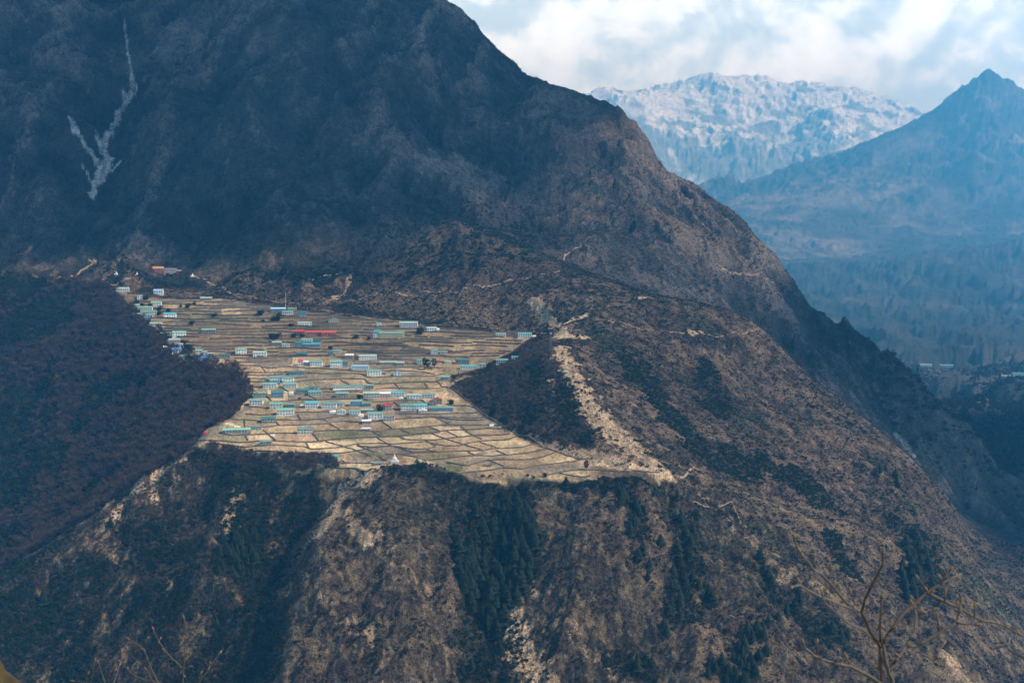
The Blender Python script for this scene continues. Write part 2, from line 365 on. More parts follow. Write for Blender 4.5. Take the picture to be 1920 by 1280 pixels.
def col(*c): return np.array(c, np.float32)
def mixc(base, c, m): base += (c - base) * m[..., None]
n_big = fbm(GX / 130, GY / 130, 4, 101); n_mid = fbm(GX / 34, GY / 34, 4, 105); n_sm = fbm(GX / 8, GY / 8, 4, 109, .65)
streak = fbm((GX * 0.785 + GY * 0.62) / 9, (-GX * 0.62 + GY * 0.785) / 60, 4, 113)
COL = np.zeros(GX.shape + (3,), np.float32); COL[:] = col(.042, .034, .029)
mixc(COL, col(.15, .110, .075), sstep(.0, .42, n_mid * .6 + n_sm * .4 + n_big * .3) * .8)
mixc(COL, col(.03, .038, .026), sstep(.02, .4, -n_big * .7 - n_mid * .6))
# the big mountain: dark heath, russet grass on its ribs
bm = sstep(2430, 2560, GY)
mcol = np.zeros_like(COL); mcol[:] = col(.040, .042, .046)
mixc(mcol, col(.078, .066, .060), sstep(.05, .5, n_mid * .5 + n_big * .6 + n_sm * .25) * .8)
mixc(mcol, col(.018, .027, .030), sstep(.05, .45, -n_big * .6 - n_mid * .7 + n_sm * .3))
COL += (mcol - COL) * bm[..., None]
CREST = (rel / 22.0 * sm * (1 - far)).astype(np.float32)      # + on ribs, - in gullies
mixc(COL, col(.15, .125, .11), sstep(.1, .7, CREST + n_sm * .45) * bm * .85)  # rock ribs paler, scrub gullies darker than their cover, standing in for relief shading
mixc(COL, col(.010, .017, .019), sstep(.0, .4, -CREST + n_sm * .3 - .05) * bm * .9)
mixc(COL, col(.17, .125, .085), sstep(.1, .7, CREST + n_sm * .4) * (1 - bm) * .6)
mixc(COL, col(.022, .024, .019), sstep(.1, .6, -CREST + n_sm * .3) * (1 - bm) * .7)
# right flank of the mountain below its skyline, russet
mixc(COL, col(.125, .092, .07), bm * (SY < 4000) * (1 - sstep(430, 600, PY)) * sstep(.0, .09, GT) * sstep(-.15, .45, n_mid * .6 + n_big * .4 + n_sm * .3) * .65)
# spur beyond the knoll: brown scrub with paler grass along the strata
mixc(COL, col(.13, .095, .068), spur * sstep(-.15, .55, streak + n_sm * .6) * .55)
# open brown slopes under the terraces
fr = (GY > 1300) & (GY < 1760) & ~vin & ~frontwood & ~ravine
frs = fr.astype(np.float32)
mixc(COL, col(.17, .133, .082), frs * sstep(.0, .4, n_mid * .2 + n_sm * 1.0) * .8)
mixc(COL, col(.085, .06, .048), frs * sstep(.05, .4, -n_mid * .5 - n_sm * .8) * .7)
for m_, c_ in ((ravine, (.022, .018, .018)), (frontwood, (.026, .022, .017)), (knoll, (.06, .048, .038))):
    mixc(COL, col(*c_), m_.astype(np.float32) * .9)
mixc(COL, col(.20, .15, .09), frontwood * sstep(.12, .45, n_mid * .7 + n_sm * .5))
# bush-filled gullies on the open slopes
DARK = np.zeros(GX.shape, np.float32)
for ln, w_ in [([(1185, 680), (1230, 740), (1290, 820), (1340, 870), (1400, 885)], 26), ([(1325, 690), (1340, 735), (1350, 775)], 20), ([(1380, 860), (1470, 880), (1540, 930)], 30), ([(1690, 985), (1720, 1010), (1745, 1110)], 26), ([(1540, 590), (1600, 690), (1700, 790), (1760, 840)], 60),
               ([(880, 930), (900, 1000), (905, 1090), (900, 1180), (930, 1260)], 34), ([(960, 940), (975, 1010), (960, 1100)], 28), ([(1050, 905), (1110, 905), (1170, 910), (1230, 908)], 10), ([(740, 885), (790, 884), (840, 895), (900, 905), (980, 908), (1050, 905)], 9), ([(1280, 985), (1290, 1060), (1270, 1140)], 22),
               ([(1150, 1240), (1200, 1260)], 18), ([(1480, 1130), (1560, 1190)], 26), ([(1560, 1010), (1600, 1080)], 16), ([(1185, 930), (1195, 990)], 12), ([(300, 410), (420, 450), (560, 470)], 40), ([(480, 500), (600, 520), (700, 500)], 30), ([(200, 545), (240, 500), (330, 525)], 22)]:
    l3 = line3(ln)
    if len(l3) > 1: DARK = np.maximum(DARK, soft(l3, w_, .9, 22.0, 97))
mixc(COL, col(.022, .026, .020), DARK * .8)
# rock that stands out of the slope
ROCK = (sstep(.18, .5, ridged(GX / 40, GY / 26, 4, 131) - .45 + n_sm * .25 - .12) * sm * (1 - calm) * (1 - far)).astype(np.float32)
ROCK *= (1 - .8 * ravine) * (1 - .6 * bm) * (1 - .7 * knoll) * (1 - .5 * spur)
mixc(COL, col(.13, .125, .125), ROCK * .85)
# fan of pale heath beside the upper fields
fan = px_poly([(660, 560), (700, 520), (770, 450), (860, 415), (950, 455), (1045, 508), (1000, 560), (1020, 620), (850, 605), (700, 585)], 2150, 2800)
mixc(COL, col(.085, .066, .050), fan * (.75 + .25 * n_sm))
mixc(COL, col(.15, .112, .075), (fan & (PY + JY * 1.3 > 548)) * (.55 + .4 * n_sm))

BARE = col(.40, .29, .18)
bare_lines = [
    ([(1045, 650), (1050, 672), (1068, 690), (1078, 715), (1095, 745), (1118, 775), (1150, 808), (1180, 836), (1215, 862), (1245, 884)], 15, .30, .9),
    ([(1085, 735), (1100, 775), (1120, 800), (1150, 830), (1190, 862)], 13, .26, .9),
    ([(1100, 868), (1140, 866), (1180, 878)], 8, .4, .9), ([(1190, 876), (1225, 880), (1245, 886)], 9, .5, .9), ([(1020, 835), (1060, 845), (1110, 850), (1160, 862)], 8, .3, 1.0),
    ([(1000, 560), (1010, 580), (1035, 600), (1048, 612), (1052, 630)], 9, .34, .8), ([(1048, 612), (1080, 596), (1095, 592)], 7, .4, .8), ([(1052, 632), (1075, 630), (1095, 632)], 8, .4, .7), ([(1055, 610), (1080, 612), (1110, 605)], 10, .2, .9),
    ([(628, 560), (640, 556)], 6, .3, .8), ([(655, 520), (652, 532)], 4, .3, .8), ([(1195, 560), (1215, 558)], 5, .3, .8), ([(1295, 622), (1315, 624)], 5, .3, .8), ([(1120, 600), (1150, 604), (1165, 608)], 4, .25, .8),
    ([(205, 468), (222, 466)], 6, .2, .9), ([(168, 492), (182, 488)], 4, .25, .8),
    ([(1022, 708), (1032, 716), (1030, 735)], 5, .3, .8), ([(845, 720), (870, 705), (905, 700)], 8, .22, .8),
    ([(690, 893), (650, 915), (632, 935), (618, 960), (605, 985), (590, 1000)], 11, .42, .8), ([(640, 960), (665, 985), (690, 1010)], 6, .3, .9), ([(615, 965), (600, 1000), (570, 1025)], 10, .3, .8),
    ([(450, 920), (440, 960), (425, 990), (432, 1010)], 8, .3, 1.0), ([(300, 880), (292, 905), (290, 930)], 6, .36, .8), ([(262, 915), (240, 935), (225, 955), (200, 990)], 6, .3, 1.0), ([(325, 900), (320, 960)], 7, .2, 1.1),
    ([(960, 1165), (975, 1210), (1000, 1260), (1020, 1290)], 14, .36, .9), ([(1000, 1090), (1060, 1160), (1120, 1230), (1180, 1290)], 8, .24, 1.1), ([(1780, 1235), (1800, 1262), (1830, 1290)], 10, .3, .8),
    ([(120, 922), (150, 912), (190, 905)], 4, .24, 1.0), ([(262, 905), (255, 925), (250, 935)], 4, .24, 1.0), ([(280, 770), (295, 785), (285, 795)], 5, .2, 1.1), ([(200, 790), (215, 800)], 4, .2, 1.0), ([(130, 735), (140, 745)], 4, .2, 1.0), ([(30, 480), (50, 470), (60, 462)], 6, .22, 1.1),
    ([(320, 1060), (322, 1090), (310, 1110)], 7, .24, .9), ([(600, 1110), (660, 1180), (720, 1260)], 10, .22, 1.1), ([(1330, 940), (1375, 990), (1400, 1010), (1460, 1060), (1560, 1130)], 12, .2, 1.1), ([(700, 980), (760, 1060), (800, 1100)], 9, .22, 1.1),
]
for ln, w_, b_, rg in bare_lines:
    l3 = line3(ln)
    if len(l3) > 1: mixc(COL, col(b_ * 1.4, b_ * 1.05, b_ * .70), np.clip(soft(l3, w_ * (1.2 if b_ > .27 else .95), rg, 9.0) * ((.9 + .5 * n_sm) if b_ > .27 else sstep(-.1, .35, n_sm) * .85), 0, 1))
# landslide scars down the gully: pale broken stone
SCAR = np.zeros(GX.shape, np.float32)
for ln, w_ in [([(234, 40), (238, 80), (243, 120), (250, 150)], 2.6), ([(248, 150), (250, 165), (240, 182)], 6), ([(250, 165), (236, 188), (222, 212), (212, 240), (202, 262), (192, 282)], 8.5), ([(258, 160), (240, 190)], 3), ([(184, 262), (196, 285), (203, 303)], 6),
               ([(133, 226), (140, 240)], 7), ([(140, 238), (158, 268), (175, 292), (190, 312)], 6.5), ([(203, 300), (192, 318), (184, 335)], 12), ([(184, 335), (176, 352), (171, 368)], 6), ([(226, 302), (205, 322), (190, 345)], 2.2), ([(150, 303), (163, 322), (172, 340)], 1.8), ([(178, 240), (186, 262)], 2)]:
    l3 = line3(ln, 2300)
    if len(l3) > 1: SCAR = np.maximum(SCAR, soft(l3, w_, .9, 9.0, 93))
mixc(COL, col(.46, .44, .42), np.clip(SCAR * (.8 + 1.0 * n_sm), 0, 1))
# river bed and cliffs in the gorge
for ln, w_ in [([(1690, 828), (1702, 842), (1706, 850)], 12), ([(1830, 800), (1870, 785), (1915, 772)], 12), ([(1855, 800), (1915, 790)], 10)]:
    l3 = line3(ln, 2300)
    if len(l3) > 1: mixc(COL, col(.32, .32, .31), np.clip(soft(l3, w_, .9, 12.0, 95) * (.8 + .6 * n_sm), 0, 1))
# flank above the gorge: pale eroded strips
gf = px_poly([(1530, 650), (1600, 640), (1680, 740), (1700, 800), (1640, 790), (1560, 720)], 2450, 3000)
mixc(COL, col(.11, .09, .075), gf * sstep(.0, .3, streak + n_sm * .3) * .8)
# far wooded country, then the far ridge
farw = sstep(2560, 2800, GY) * sstep(.24, .27, GT) * sstep(600, 680, PY) + sstep(3560, 3900, SY) * (1 - sstep(7000, 9300, SY))
farw = np.clip(farw, 0, 1)
nfw = fbm(SX / 160, SY / 300, 3, 147, .5)
mixc(COL, col(.030, .040, .034), farw * .9)
mixc(COL, col(.085, .08, .066), farw * sstep(-.1, .4, nfw) * .7)
fr_ = sstep(8800, 9800, SY) * (1 - sstep(14000, 15000, SY))
nf = fbm(SX / 700, SY / 500, 4, 141, .6); nf2 = fbm(SX / 190, SY / 190, 2, 143, .5)
rc = np.zeros_like(COL); rc[:] = col(.06, .052, .048)
mixc(rc, col(.17, .15, .14), sstep(-.1, .5, nf * .9 + nf2 * .5))
mixc(rc, col(.035, .04, .035), sstep(.05, .5, -nf - nf2 * .5))
COL += (rc - COL) * fr_[..., None]
sn = sstep(15200, 15800, SY)
rc = np.zeros_like(COL); rc[:] = col(.24, .27, .31)
gzx = np.gradient(GZ, axis=1) / np.maximum(np.gradient(GX, axis=1), 1e-3); gzy = np.gradient(GZ, axis=0) / np.maximum(np.gradient(GY, axis=0), 1e-3)
stp = np.hypot(gzx, gzy)
snow = sstep(-.3, .35, nf2 * 1.7 + (GZ / SK - 1350) / 900 - (stp - .8) * .5)
mixc(rc, col(.66, .74, .84), snow)
COL += (rc - COL) * sn[..., None]
SNOW = (snow * sn).astype(np.float32)
# ------------------------------------------------------------------ terrace walls
WALLS = []
def wl_(label, *lines):
    for ln in lines: WALLS.append((label, ln))
L_FRONT = 'low dark dry-stone wall between the sandy fields nearest the terrace rim'
L_CROSS = 'short dry-stone wall running slantwise between two sandy field rows'
L_MID = 'dark dry-stone terrace wall among the middle rows of houses'
L_UP = 'dark terrace bank edging a narrow field strip in the upper village'
L_BOUND = 'long dry-stone boundary wall between the fields and the wooded knoll'
wl_(L_FRONT,
 [(367, 827), (385, 827), (485, 827), (518, 827), (573, 829), (598, 828), (610, 825), (635, 823), (657, 822), (680, 820), (712, 819), (743, 818), (778, 814), (807, 812), (837, 807), (870, 806), (915, 803), (948, 802)],
 [(385, 832), (435, 835), (493, 836), (573, 837), (580, 842), (640, 839), (672, 832), (713, 831), (733, 833), (763, 831), (798, 828)],
 [(798, 828), (815, 833), (837, 836), (862, 836), (882, 830), (907, 826), (957, 824), (970, 817), (982, 816)],
 [(400, 843), (500, 846), (568, 849), (627, 851), (652, 848), (680, 843), (700, 838), (733, 836)],
 [(670, 836), (695, 839), (733, 836), (770, 842), (800, 842), (815, 838), (818, 832)],
 [(640, 808), (667, 807), (700, 809), (718, 810), (723, 805), (757, 804), (800, 800), (830, 797), (857, 797), (900, 797), (923, 797), (945, 798)],
 [(640, 790), (668, 792), (713, 790), (755, 785), (783, 784), (817, 782), (848, 787), (882, 788), (907, 787)],
 [(747, 776), (790, 776), (815, 776), (857, 775), (900, 773)], [(823, 782), (857, 783), (890, 784), (915, 782)],
 [(750, 818), (755, 824), (783, 825), (817, 825), (840, 822), (887, 817), (923, 816), (955, 813)],
 [(722, 852), (747, 852), (780, 849), (822, 848), (857, 846), (903, 845), (923, 841), (960, 840), (982, 838), (1003, 832)],
 [(803, 863), (837, 860), (873, 855), (898, 854), (923, 855), (948, 853), (965, 852), (1020, 843)],
 [(837, 867), (877, 874), (898, 867), (913, 863), (940, 862), (967, 862), (990, 862), (1023, 855), (1043, 847)],
 [(823, 880), (857, 888), (890, 884), (943, 877), (960, 878), (982, 880), (1003, 874), (1040, 869), (1087, 863)],
 [(1028, 890), (1083, 881), (1115, 881), (1180, 884)], [(1048, 887), (1083, 894), (1107, 893)], [(1190, 884), (1215, 885), (1237, 886)],
 [(413, 812), (435, 817), (460, 815), (510, 813), (557, 812), (585, 811), (593, 808), (635, 807), (660, 807), (680, 807)],
 [(483, 802), (520, 798), (560, 797), (618, 794), (622, 791), (652, 790), (680, 792)],
 [(435, 787), (477, 788), (492, 790), (522, 787), (563, 788), (602, 786), (627, 782), (657, 779), (690, 780), (715, 784)],
 [(460, 776), (490, 779), (517, 776), (558, 773), (602, 772), (625, 772)], [(463, 762), (505, 766), (560, 764), (600, 764)],
 [(640, 869), (660, 867), (700, 869), (730, 870)], [(628, 876), (665, 877), (700, 879)])
def t2(*a): return [(640 + x / 6, 740 + y / 6) for x, y in a]
def t1(*a): return [(360 + x / 6, 740 + y / 6) for x, y in a]
def t4(*a): return [(440 + x / 8, 660 + y / 8) for x, y in a]
def t5(*a): return [(660 + x / 8, 660 + y / 8) for x, y in a]
wl_(L_CROSS, t2((355, 420), (440, 465)), t2((460, 305), (570, 380)), t2((1060, 260), (1210, 330)), t2((990, 365), (1110, 410)), t2((670, 395), (770, 435)), t2((1340, 350), (1420, 420), (1580, 505)),
 t2((1180, 410), (1310, 470)), t2((1000, 430), (1160, 495), (1370, 560), (1600, 625)), t2((645, 470), (720, 505)), t2((400, 485), (550, 570), (800, 645)), t2((950, 520), (1050, 570)), t2((1560, 535), (1740, 590)),
 t2((1420, 640), (1500, 680)), t2((960, 620), (1100, 650)), t2((690, 680), (850, 700)), t2((40, 590), (330, 690)), t2((180, 575), (380, 650)), t2((440, 710), (500, 745)), t2((1740, 630), (1870, 680)), t2((1660, 740), (1830, 805)),
 t2((10, 740), (60, 775)), t2((600, 90), (650, 130)), t1((860, 30), (890, 70)), t1((590, 290), (595, 370)), t1((1190, 230), (1230, 290)), t1((1470, 275), (1530, 300)), t1((1550, 330), (1660, 390)), t1((600, 460), (630, 515)),
 t1((800, 400), (860, 440), (940, 515)), t1((1340, 420), (1430, 520)), t1((1500, 525), (1700, 580)), t1((1280, 535), (1320, 610)), t1((940, 300), (980, 340)), t1((1860, 560), (1920, 590)),
 t5((200, 410), (240, 470)), t5((640, 480), (720, 560)), t5((1090, 460), (1140, 540)), t5((620, 750), (700, 810)), t5((1050, 720), (1110, 770)), t5((700, 680), (760, 710)), t4((1590, 420), (1720, 490)), t4((400, 220), (460, 295)),
 t4((490, 670), (550, 735)), t4((720, 540), (800, 590)), t4((1080, 640), (1230, 710)), t4((270, 50), (310, 100)), t4((0, 120), (60, 170)))
wl_(L_MID,
 [(440, 672), (477, 672), (520, 670), (552, 669), (590, 668), (645, 669), (710, 673), (800, 676), (840, 680)], [(446, 679), (477, 680), (510, 678), (527, 677)],
 [(440, 685), (486, 686), (499, 690), (517, 690), (534, 687), (565, 689), (602, 691), (640, 694), (680, 697), (730, 690), (790, 688), (830, 690)],
 [(451, 698), (502, 699), (540, 697), (571, 699), (602, 701), (677, 701), (690, 708), (747, 706), (807, 706), (835, 700)], [(459, 704), (515, 703), (530, 702)],
 [(464, 709), (502, 711)], [(552, 709), (577, 707)], [(452, 715), (490, 716), (550, 717), (590, 712), (612, 712), (640, 710)],
 [(640, 710), (685, 711), (690, 719), (712, 720), (740, 719), (762, 717), (795, 716), (822, 716), (828, 724)], [(469, 725), (492, 726), (520, 727)], [(600, 729), (620, 729)],
 [(704, 729), (730, 728), (752, 728), (785, 729), (826, 728)], [(606, 735), (627, 735), (669, 734), (690, 736)], [(505, 755), (534, 752), (565, 749), (596, 750), (640, 748), (690, 750)],
 [(697, 755), (735, 752), (751, 750), (791, 750)], [(700, 696), (740, 695), (790, 697), (815, 702)], [(690, 682), (740, 681), (790, 684)], [(845, 760), (880, 761), (895, 764)], [(480, 738), (500, 740), (520, 741)], [(720, 766), (760, 768), (800, 770)])
wl_(L_BOUND, [(827, 726), (840, 726), (855, 734), (867, 742), (882, 754), (892, 765)], [(892, 765), (913, 780), (933, 793), (957, 807), (965, 813)], [(965, 813), (982, 816), (1007, 830), (1040, 846), (1090, 862)])
_r = random.Random(3)
vp = [(x, y) for x, y in VILLAGE]
def span(Y):
    xs = []
    n = len(vp)
    for i in range(n):
        x0, y0 = vp[i]; x1, y1 = vp[(i + 1) % n]
        if (y0 > Y) != (y1 > Y): xs.append(x0 + (x1 - x0) * (Y - y0) / (y1 - y0))
    return (min(xs), max(xs)) if xs else (0, 0)
yy = 553.0
while yy < 668:
    a, b = span(yy + 3)
    if yy < 590: b = min(b, 330 + (yy - 553) * 9)
    b = min(b, 985); x = a + 8 + _r.uniform(0, 12)
    while x < b - 15:
        ln = _r.uniform(45, 150); x2 = min(x + ln, b - 4)
        ph = _r.uniform(0, 6); yo = _r.uniform(-1.3, 1.3)
        q = [(u, yy + yo + 1.3 * math.sin(u / 26.0 + ph) + (u - 600) * 0.004 + _r.uniform(-.4, .4)) for u in np.linspace(x, x2, max(3, int((x2 - x) / 12)))]
        WALLS.append((L_UP, q))
        x = x2 + (_r.uniform(1, 5) if _r.random() < .75 else _r.uniform(10, 26))
    yy += _r.uniform(5.4, 7.2)

# ------------------------------------------------------------------ fields: each plot between the walls has its own soil colour
def plots():
    x0, y0, x1, y1, S = 205, 530, 1275, 910, 1.5
    W = int((x1 - x0) * S); H = int((y1 - y0) * S)
    wall = np.zeros((H, W), bool)
    for lab, ln in WALLS:
        for (ax, ay), (bx, by) in zip(ln[:-1], ln[1:]):
            n = int(max(abs(bx - ax), abs(by - ay)) * S * 2) + 2
            u = ((np.linspace(ax, bx, n) - x0) * S).astype(int); v = ((np.linspace(ay, by, n) - y0) * S).astype(int)
            ok = (u >= 0) & (u < W - 1) & (v >= 0) & (v < H - 1)
            wall[v[ok], u[ok]] = True; wall[v[ok] + 1, u[ok]] = True
    # ploughing starts somewhere in each plot and spreads sideways until it meets a wall or a neighbour
    lab = np.zeros((H, W), np.int64)
    g = np.random.default_rng(5); ns = 520
    sv = g.integers(0, H, ns); su = g.integers(0, W, ns); lab[sv, su] = np.arange(1, ns + 1); lab[wall] = 0
    for it in range(90):
        for ax in (1, 1, 1, 1, 0):
            for s_ in (1, -1):
                q = np.roll(lab, s_, ax); lab = np.where((lab == 0) & ~wall, q, lab)
    for it in range(4):
        for ax in (0, 1):
            for s_ in (1, -1):
                q = np.roll(lab, s_, ax); lab = np.where(lab == 0, q, lab)
    return lab, x0, y0, S
TILLED = np.zeros(GX.shape, np.float32)
def colour_fields():
    lab, x0, y0, S = plots()
    u = np.clip(((PX - x0) * S).astype(int), 0, lab.shape[1] - 1); v = np.clip(((PY - y0) * S).astype(int), 0, lab.shape[0] - 1)
    L = lab[v, u]
    h1 = _hash(L, L * 0 + 3, 1); h2 = _hash(L, L * 0 + 9, 2); h3 = _hash(L, L * 0 + 5, 4)
    tan = np.array([.58, .435, .25]); pink = np.array([.52, .37, .235]); olive = np.array([.36, .31, .185]); pale = np.array([.74, .57, .345]); grey = np.array([.36, .30, .215])
    c = tan + (pink - tan) * h2[..., None]
    c = np.where((h1 < .22)[..., None], olive, c); c = np.where((h1 > .86)[..., None], pale, c); c = np.where(((h1 > .22) & (h1 < .42))[..., None], grey, c)
    c = c * (.80 + .34 * h3[..., None])
    # ploughed grain along the rows
    c = c * (1 + .10 * fbm(GX / 40, GY / 3.5, 3, 151)[..., None] + .12 * n_mid[..., None])
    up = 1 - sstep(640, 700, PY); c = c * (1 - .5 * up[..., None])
    m = np.clip(sstep(-3, 4, vs), 0, 1) * (1 - sstep(1060, 1130, PX) * .75)
    TILLED[:] = m
    # rough grass right at the edge and along the walls
    m = m * (1 - .55 * sstep(.1, .5, n_mid + n_sm) * sstep(.9, .1, vs / 25))
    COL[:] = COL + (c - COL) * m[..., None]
    for ex, ey, rx, ry in ((648, 815, 42, 9), (840, 876, 26, 8), (700, 852, 20, 4), (830, 855, 45, 5)):
        g = np.exp(-((PX - ex) / rx) ** 2 - ((PY - ey) / ry) ** 2) * (vs > 0)
        COL[:] = COL + (np.array([.15, .19, .06]) - COL) * (g * .8)[..., None]
    # the pale stony track along the terrace lip
    for ln, w_ in (([(372, 830), (385, 815), (402, 802), (425, 788), (452, 772), (466, 762)], 7),):
        l3 = line3(ln); 
        if len(l3) > 1: mixc(COL, col(.22, .2, .17), soft(l3, w_, .8, 6.0))
colour_fields()
# ------------------------------------------------------------------ materials
MATS = {}
def new_mat(name):
    m = bpy.data.materials.new(name); m.use_nodes = True
    nt = m.node_tree; b = nt.nodes['Principled BSDF']
    b.inputs['Roughness'].default_value = 0.9
    b.inputs['Specular IOR Level'].default_value = 0.2
    MATS[name] = m
    return m, nt.nodes, nt.links, b
def mixrgb(n, l, mode, fac, a, b):
    x = n.new('ShaderNodeMix'); x.data_type = 'RGBA'; x.blend_type = mode
    for sock, v in ((x.inputs[0], fac), (x.inputs[6], a), (x.inputs[7], b)):
        if hasattr(v, 'links'): l.new(v, sock)
        elif isinstance(v, (int, float)): sock.default_value = v
        else: sock.default_value = (v[0], v[1], v[2], 1)
    return x.outputs[2]
def noise_at(n, l, coord, scale, detail=4, rough=0.55):
    t = n.new('ShaderNodeTexNoise'); t.inputs['Scale'].default_value = scale; t.inputs['Detail'].default_value = detail; t.inputs['Roughness'].default_value = rough
    l.new(coord, t.inputs['Vector']); return t.outputs['Fac']
def maprange(n, l, v, a, b, c, d, smooth=False):
    m = n.new('ShaderNodeMapRange')
    if smooth: m.interpolation_type = 'SMOOTHSTEP'
    l.new(v, m.inputs[0])
    for i, q in zip((1, 2, 3, 4), (a, b, c, d)): m.inputs[i].default_value = q
    return m.outputs[0]

def ground_material():
    m, n, l, b = new_mat('ground')
    at = n.new('ShaderNodeAttribute'); at.attribute_name = 'cover'
    rk = n.new('ShaderNodeAttribute'); rk.attribute_name = 'rock'
    pos = n.new('ShaderNodeNewGeometry').outputs['Position']
    n1 = noise_at(n, l, pos, 0.9, 3, 0.6); n2 = noise_at(n, l, pos, 0.22, 4, 0.6)
    f1 = maprange(n, l, n1, .32, .68, .35, 1.65); f2 = maprange(n, l, n2, .3, .7, .6, 1.4)
    mul = n.new('ShaderNodeMath'); mul.operation = 'MULTIPLY'; l.new(f1, mul.inputs[0]); l.new(f2, mul.inputs[1])
    tl = n.new('ShaderNodeAttribute'); tl.attribute_name = 'tilled'
    tf = maprange(n, l, tl.outputs['Fac'], 0, 1, 0, .8)
    one = n.new('ShaderNodeMix'); one.data_type = 'FLOAT'; l.new(tf, one.inputs[0]); l.new(mul.outputs[0], one.inputs[2]); one.inputs[3].default_value = 1.0
    cmb = n.new('ShaderNodeCombineXYZ')
    for i in range(3): l.new(one.outputs[0], cmb.inputs[i])
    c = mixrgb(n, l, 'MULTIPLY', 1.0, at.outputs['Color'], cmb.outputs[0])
    # cracks and facets where rock shows
    vo = n.new('ShaderNodeTexVoronoi'); vo.feature = 'DISTANCE_TO_EDGE'; vo.inputs['Scale'].default_value = 0.28
    l.new(pos, vo.inputs['Vector'])
    vf = maprange(n, l, vo.outputs['Distance'], 0, .18, .35, 1.1)
    rkm = n.new('ShaderNodeMath'); rkm.operation = 'MULTIPLY'; l.new(rk.outputs['Fac'], rkm.inputs[0]); rkm.inputs[1].default_value = 0.9
    cmb2 = n.new('ShaderNodeCombineXYZ')
    for i in range(3): l.new(vf, cmb2.inputs[i])
    c2 = mixrgb(n, l, 'MULTIPLY', rkm.outputs[0], c, cmb2.outputs[0])
    l.new(c2, b.inputs['Base Color'])
    n3 = noise_at(n, l, pos, 0.055, 5, 0.62)
    c3 = n.new('ShaderNodeCombineXYZ'); f3 = maprange(n, l, n3, .3, .7, .62, 1.38)
    for i in range(3): l.new(f3, c3.inputs[i])
    c2 = mixrgb(n, l, 'MULTIPLY', 1.0, c2, c3.outputs[0]); l.new(c2, b.inputs['Base Color'])
    n0 = noise_at(n, l, pos, 0.0035, 9, 0.6)
    c0 = n.new('ShaderNodeCombineXYZ'); f0 = maprange(n, l, n0, .35, .65, .7, 1.3)
    for i in range(3): l.new(f0, c0.inputs[i])
    c2 = mixrgb(n, l, 'MULTIPLY', 1.0, c2, c0.outputs[0]); l.new(c2, b.inputs['Base Color'])
    sp = n.new('ShaderNodeSeparateXYZ'); l.new(pos, sp.inputs[0])
    b0 = n.new('ShaderNodeBump'); b0.inputs['Distance'].default_value = 130.0; l.new(n0, b0.inputs['Height'])
    l.new(maprange(n, l, sp.outputs[1], 5500, 12000, 0, .5), b0.inputs['Strength'])
    b3 = n.new('ShaderNodeBump'); b3.inputs['Strength'].default_value = 0.9; b3.inputs['Distance'].default_value = 9.0; l.new(n3, b3.inputs['Height']); l.new(b0.outputs[0], b3.inputs['Normal'])
    bu = n.new('ShaderNodeBump'); bu.inputs['Strength'].default_value = 0.85; bu.inputs['Distance'].default_value = 2.4; l.new(b3.outputs[0], bu.inputs['Normal'])
    hsum = n.new('ShaderNodeMath'); hsum.operation = 'MULTIPLY_ADD'; l.new(n2, hsum.inputs[0]); hsum.inputs[1].default_value = 2.2; l.new(n1, hsum.inputs[2])
    l.new(hsum.outputs[0], bu.inputs['Height']); l.new(bu.outputs[0], b.inputs['Normal'])
    b.inputs['Roughness'].default_value = 0.95; b.inputs['Specular IOR Level'].default_value = 0.1
    return m
GROUND = ground_material()

def simple_mat(name, c, rough=0.85, var=0.25, scale=0.6, bump=0.0, spec=0.25, rand=0.0):
    m, n, l, b = new_mat(name)
    pos = n.new('ShaderNodeNewGeometry').outputs['Position']
    f = maprange(n, l, noise_at(n, l, pos, scale, 4, .6), .3, .7, 1 - var, 1 + var)
    if rand:
        oi = n.new('ShaderNodeObjectInfo')
        r = maprange(n, l, oi.outputs['Random'], 0, 1, 1 - rand, 1 + rand)
        q = n.new('ShaderNodeMath'); q.operation = 'MULTIPLY'; l.new(f, q.inputs[0]); l.new(r, q.inputs[1]); f = q.outputs[0]
    cmb = n.new('ShaderNodeCombineXYZ')
    for i in range(3): l.new(f, cmb.inputs[i])
    l.new(mixrgb(n, l, 'MULTIPLY', 1.0, c, cmb.outputs[0]), b.inputs['Base Color'])
    b.inputs['Roughness'].default_value = rough; b.inputs['Specular IOR Level'].default_value = spec
    return m

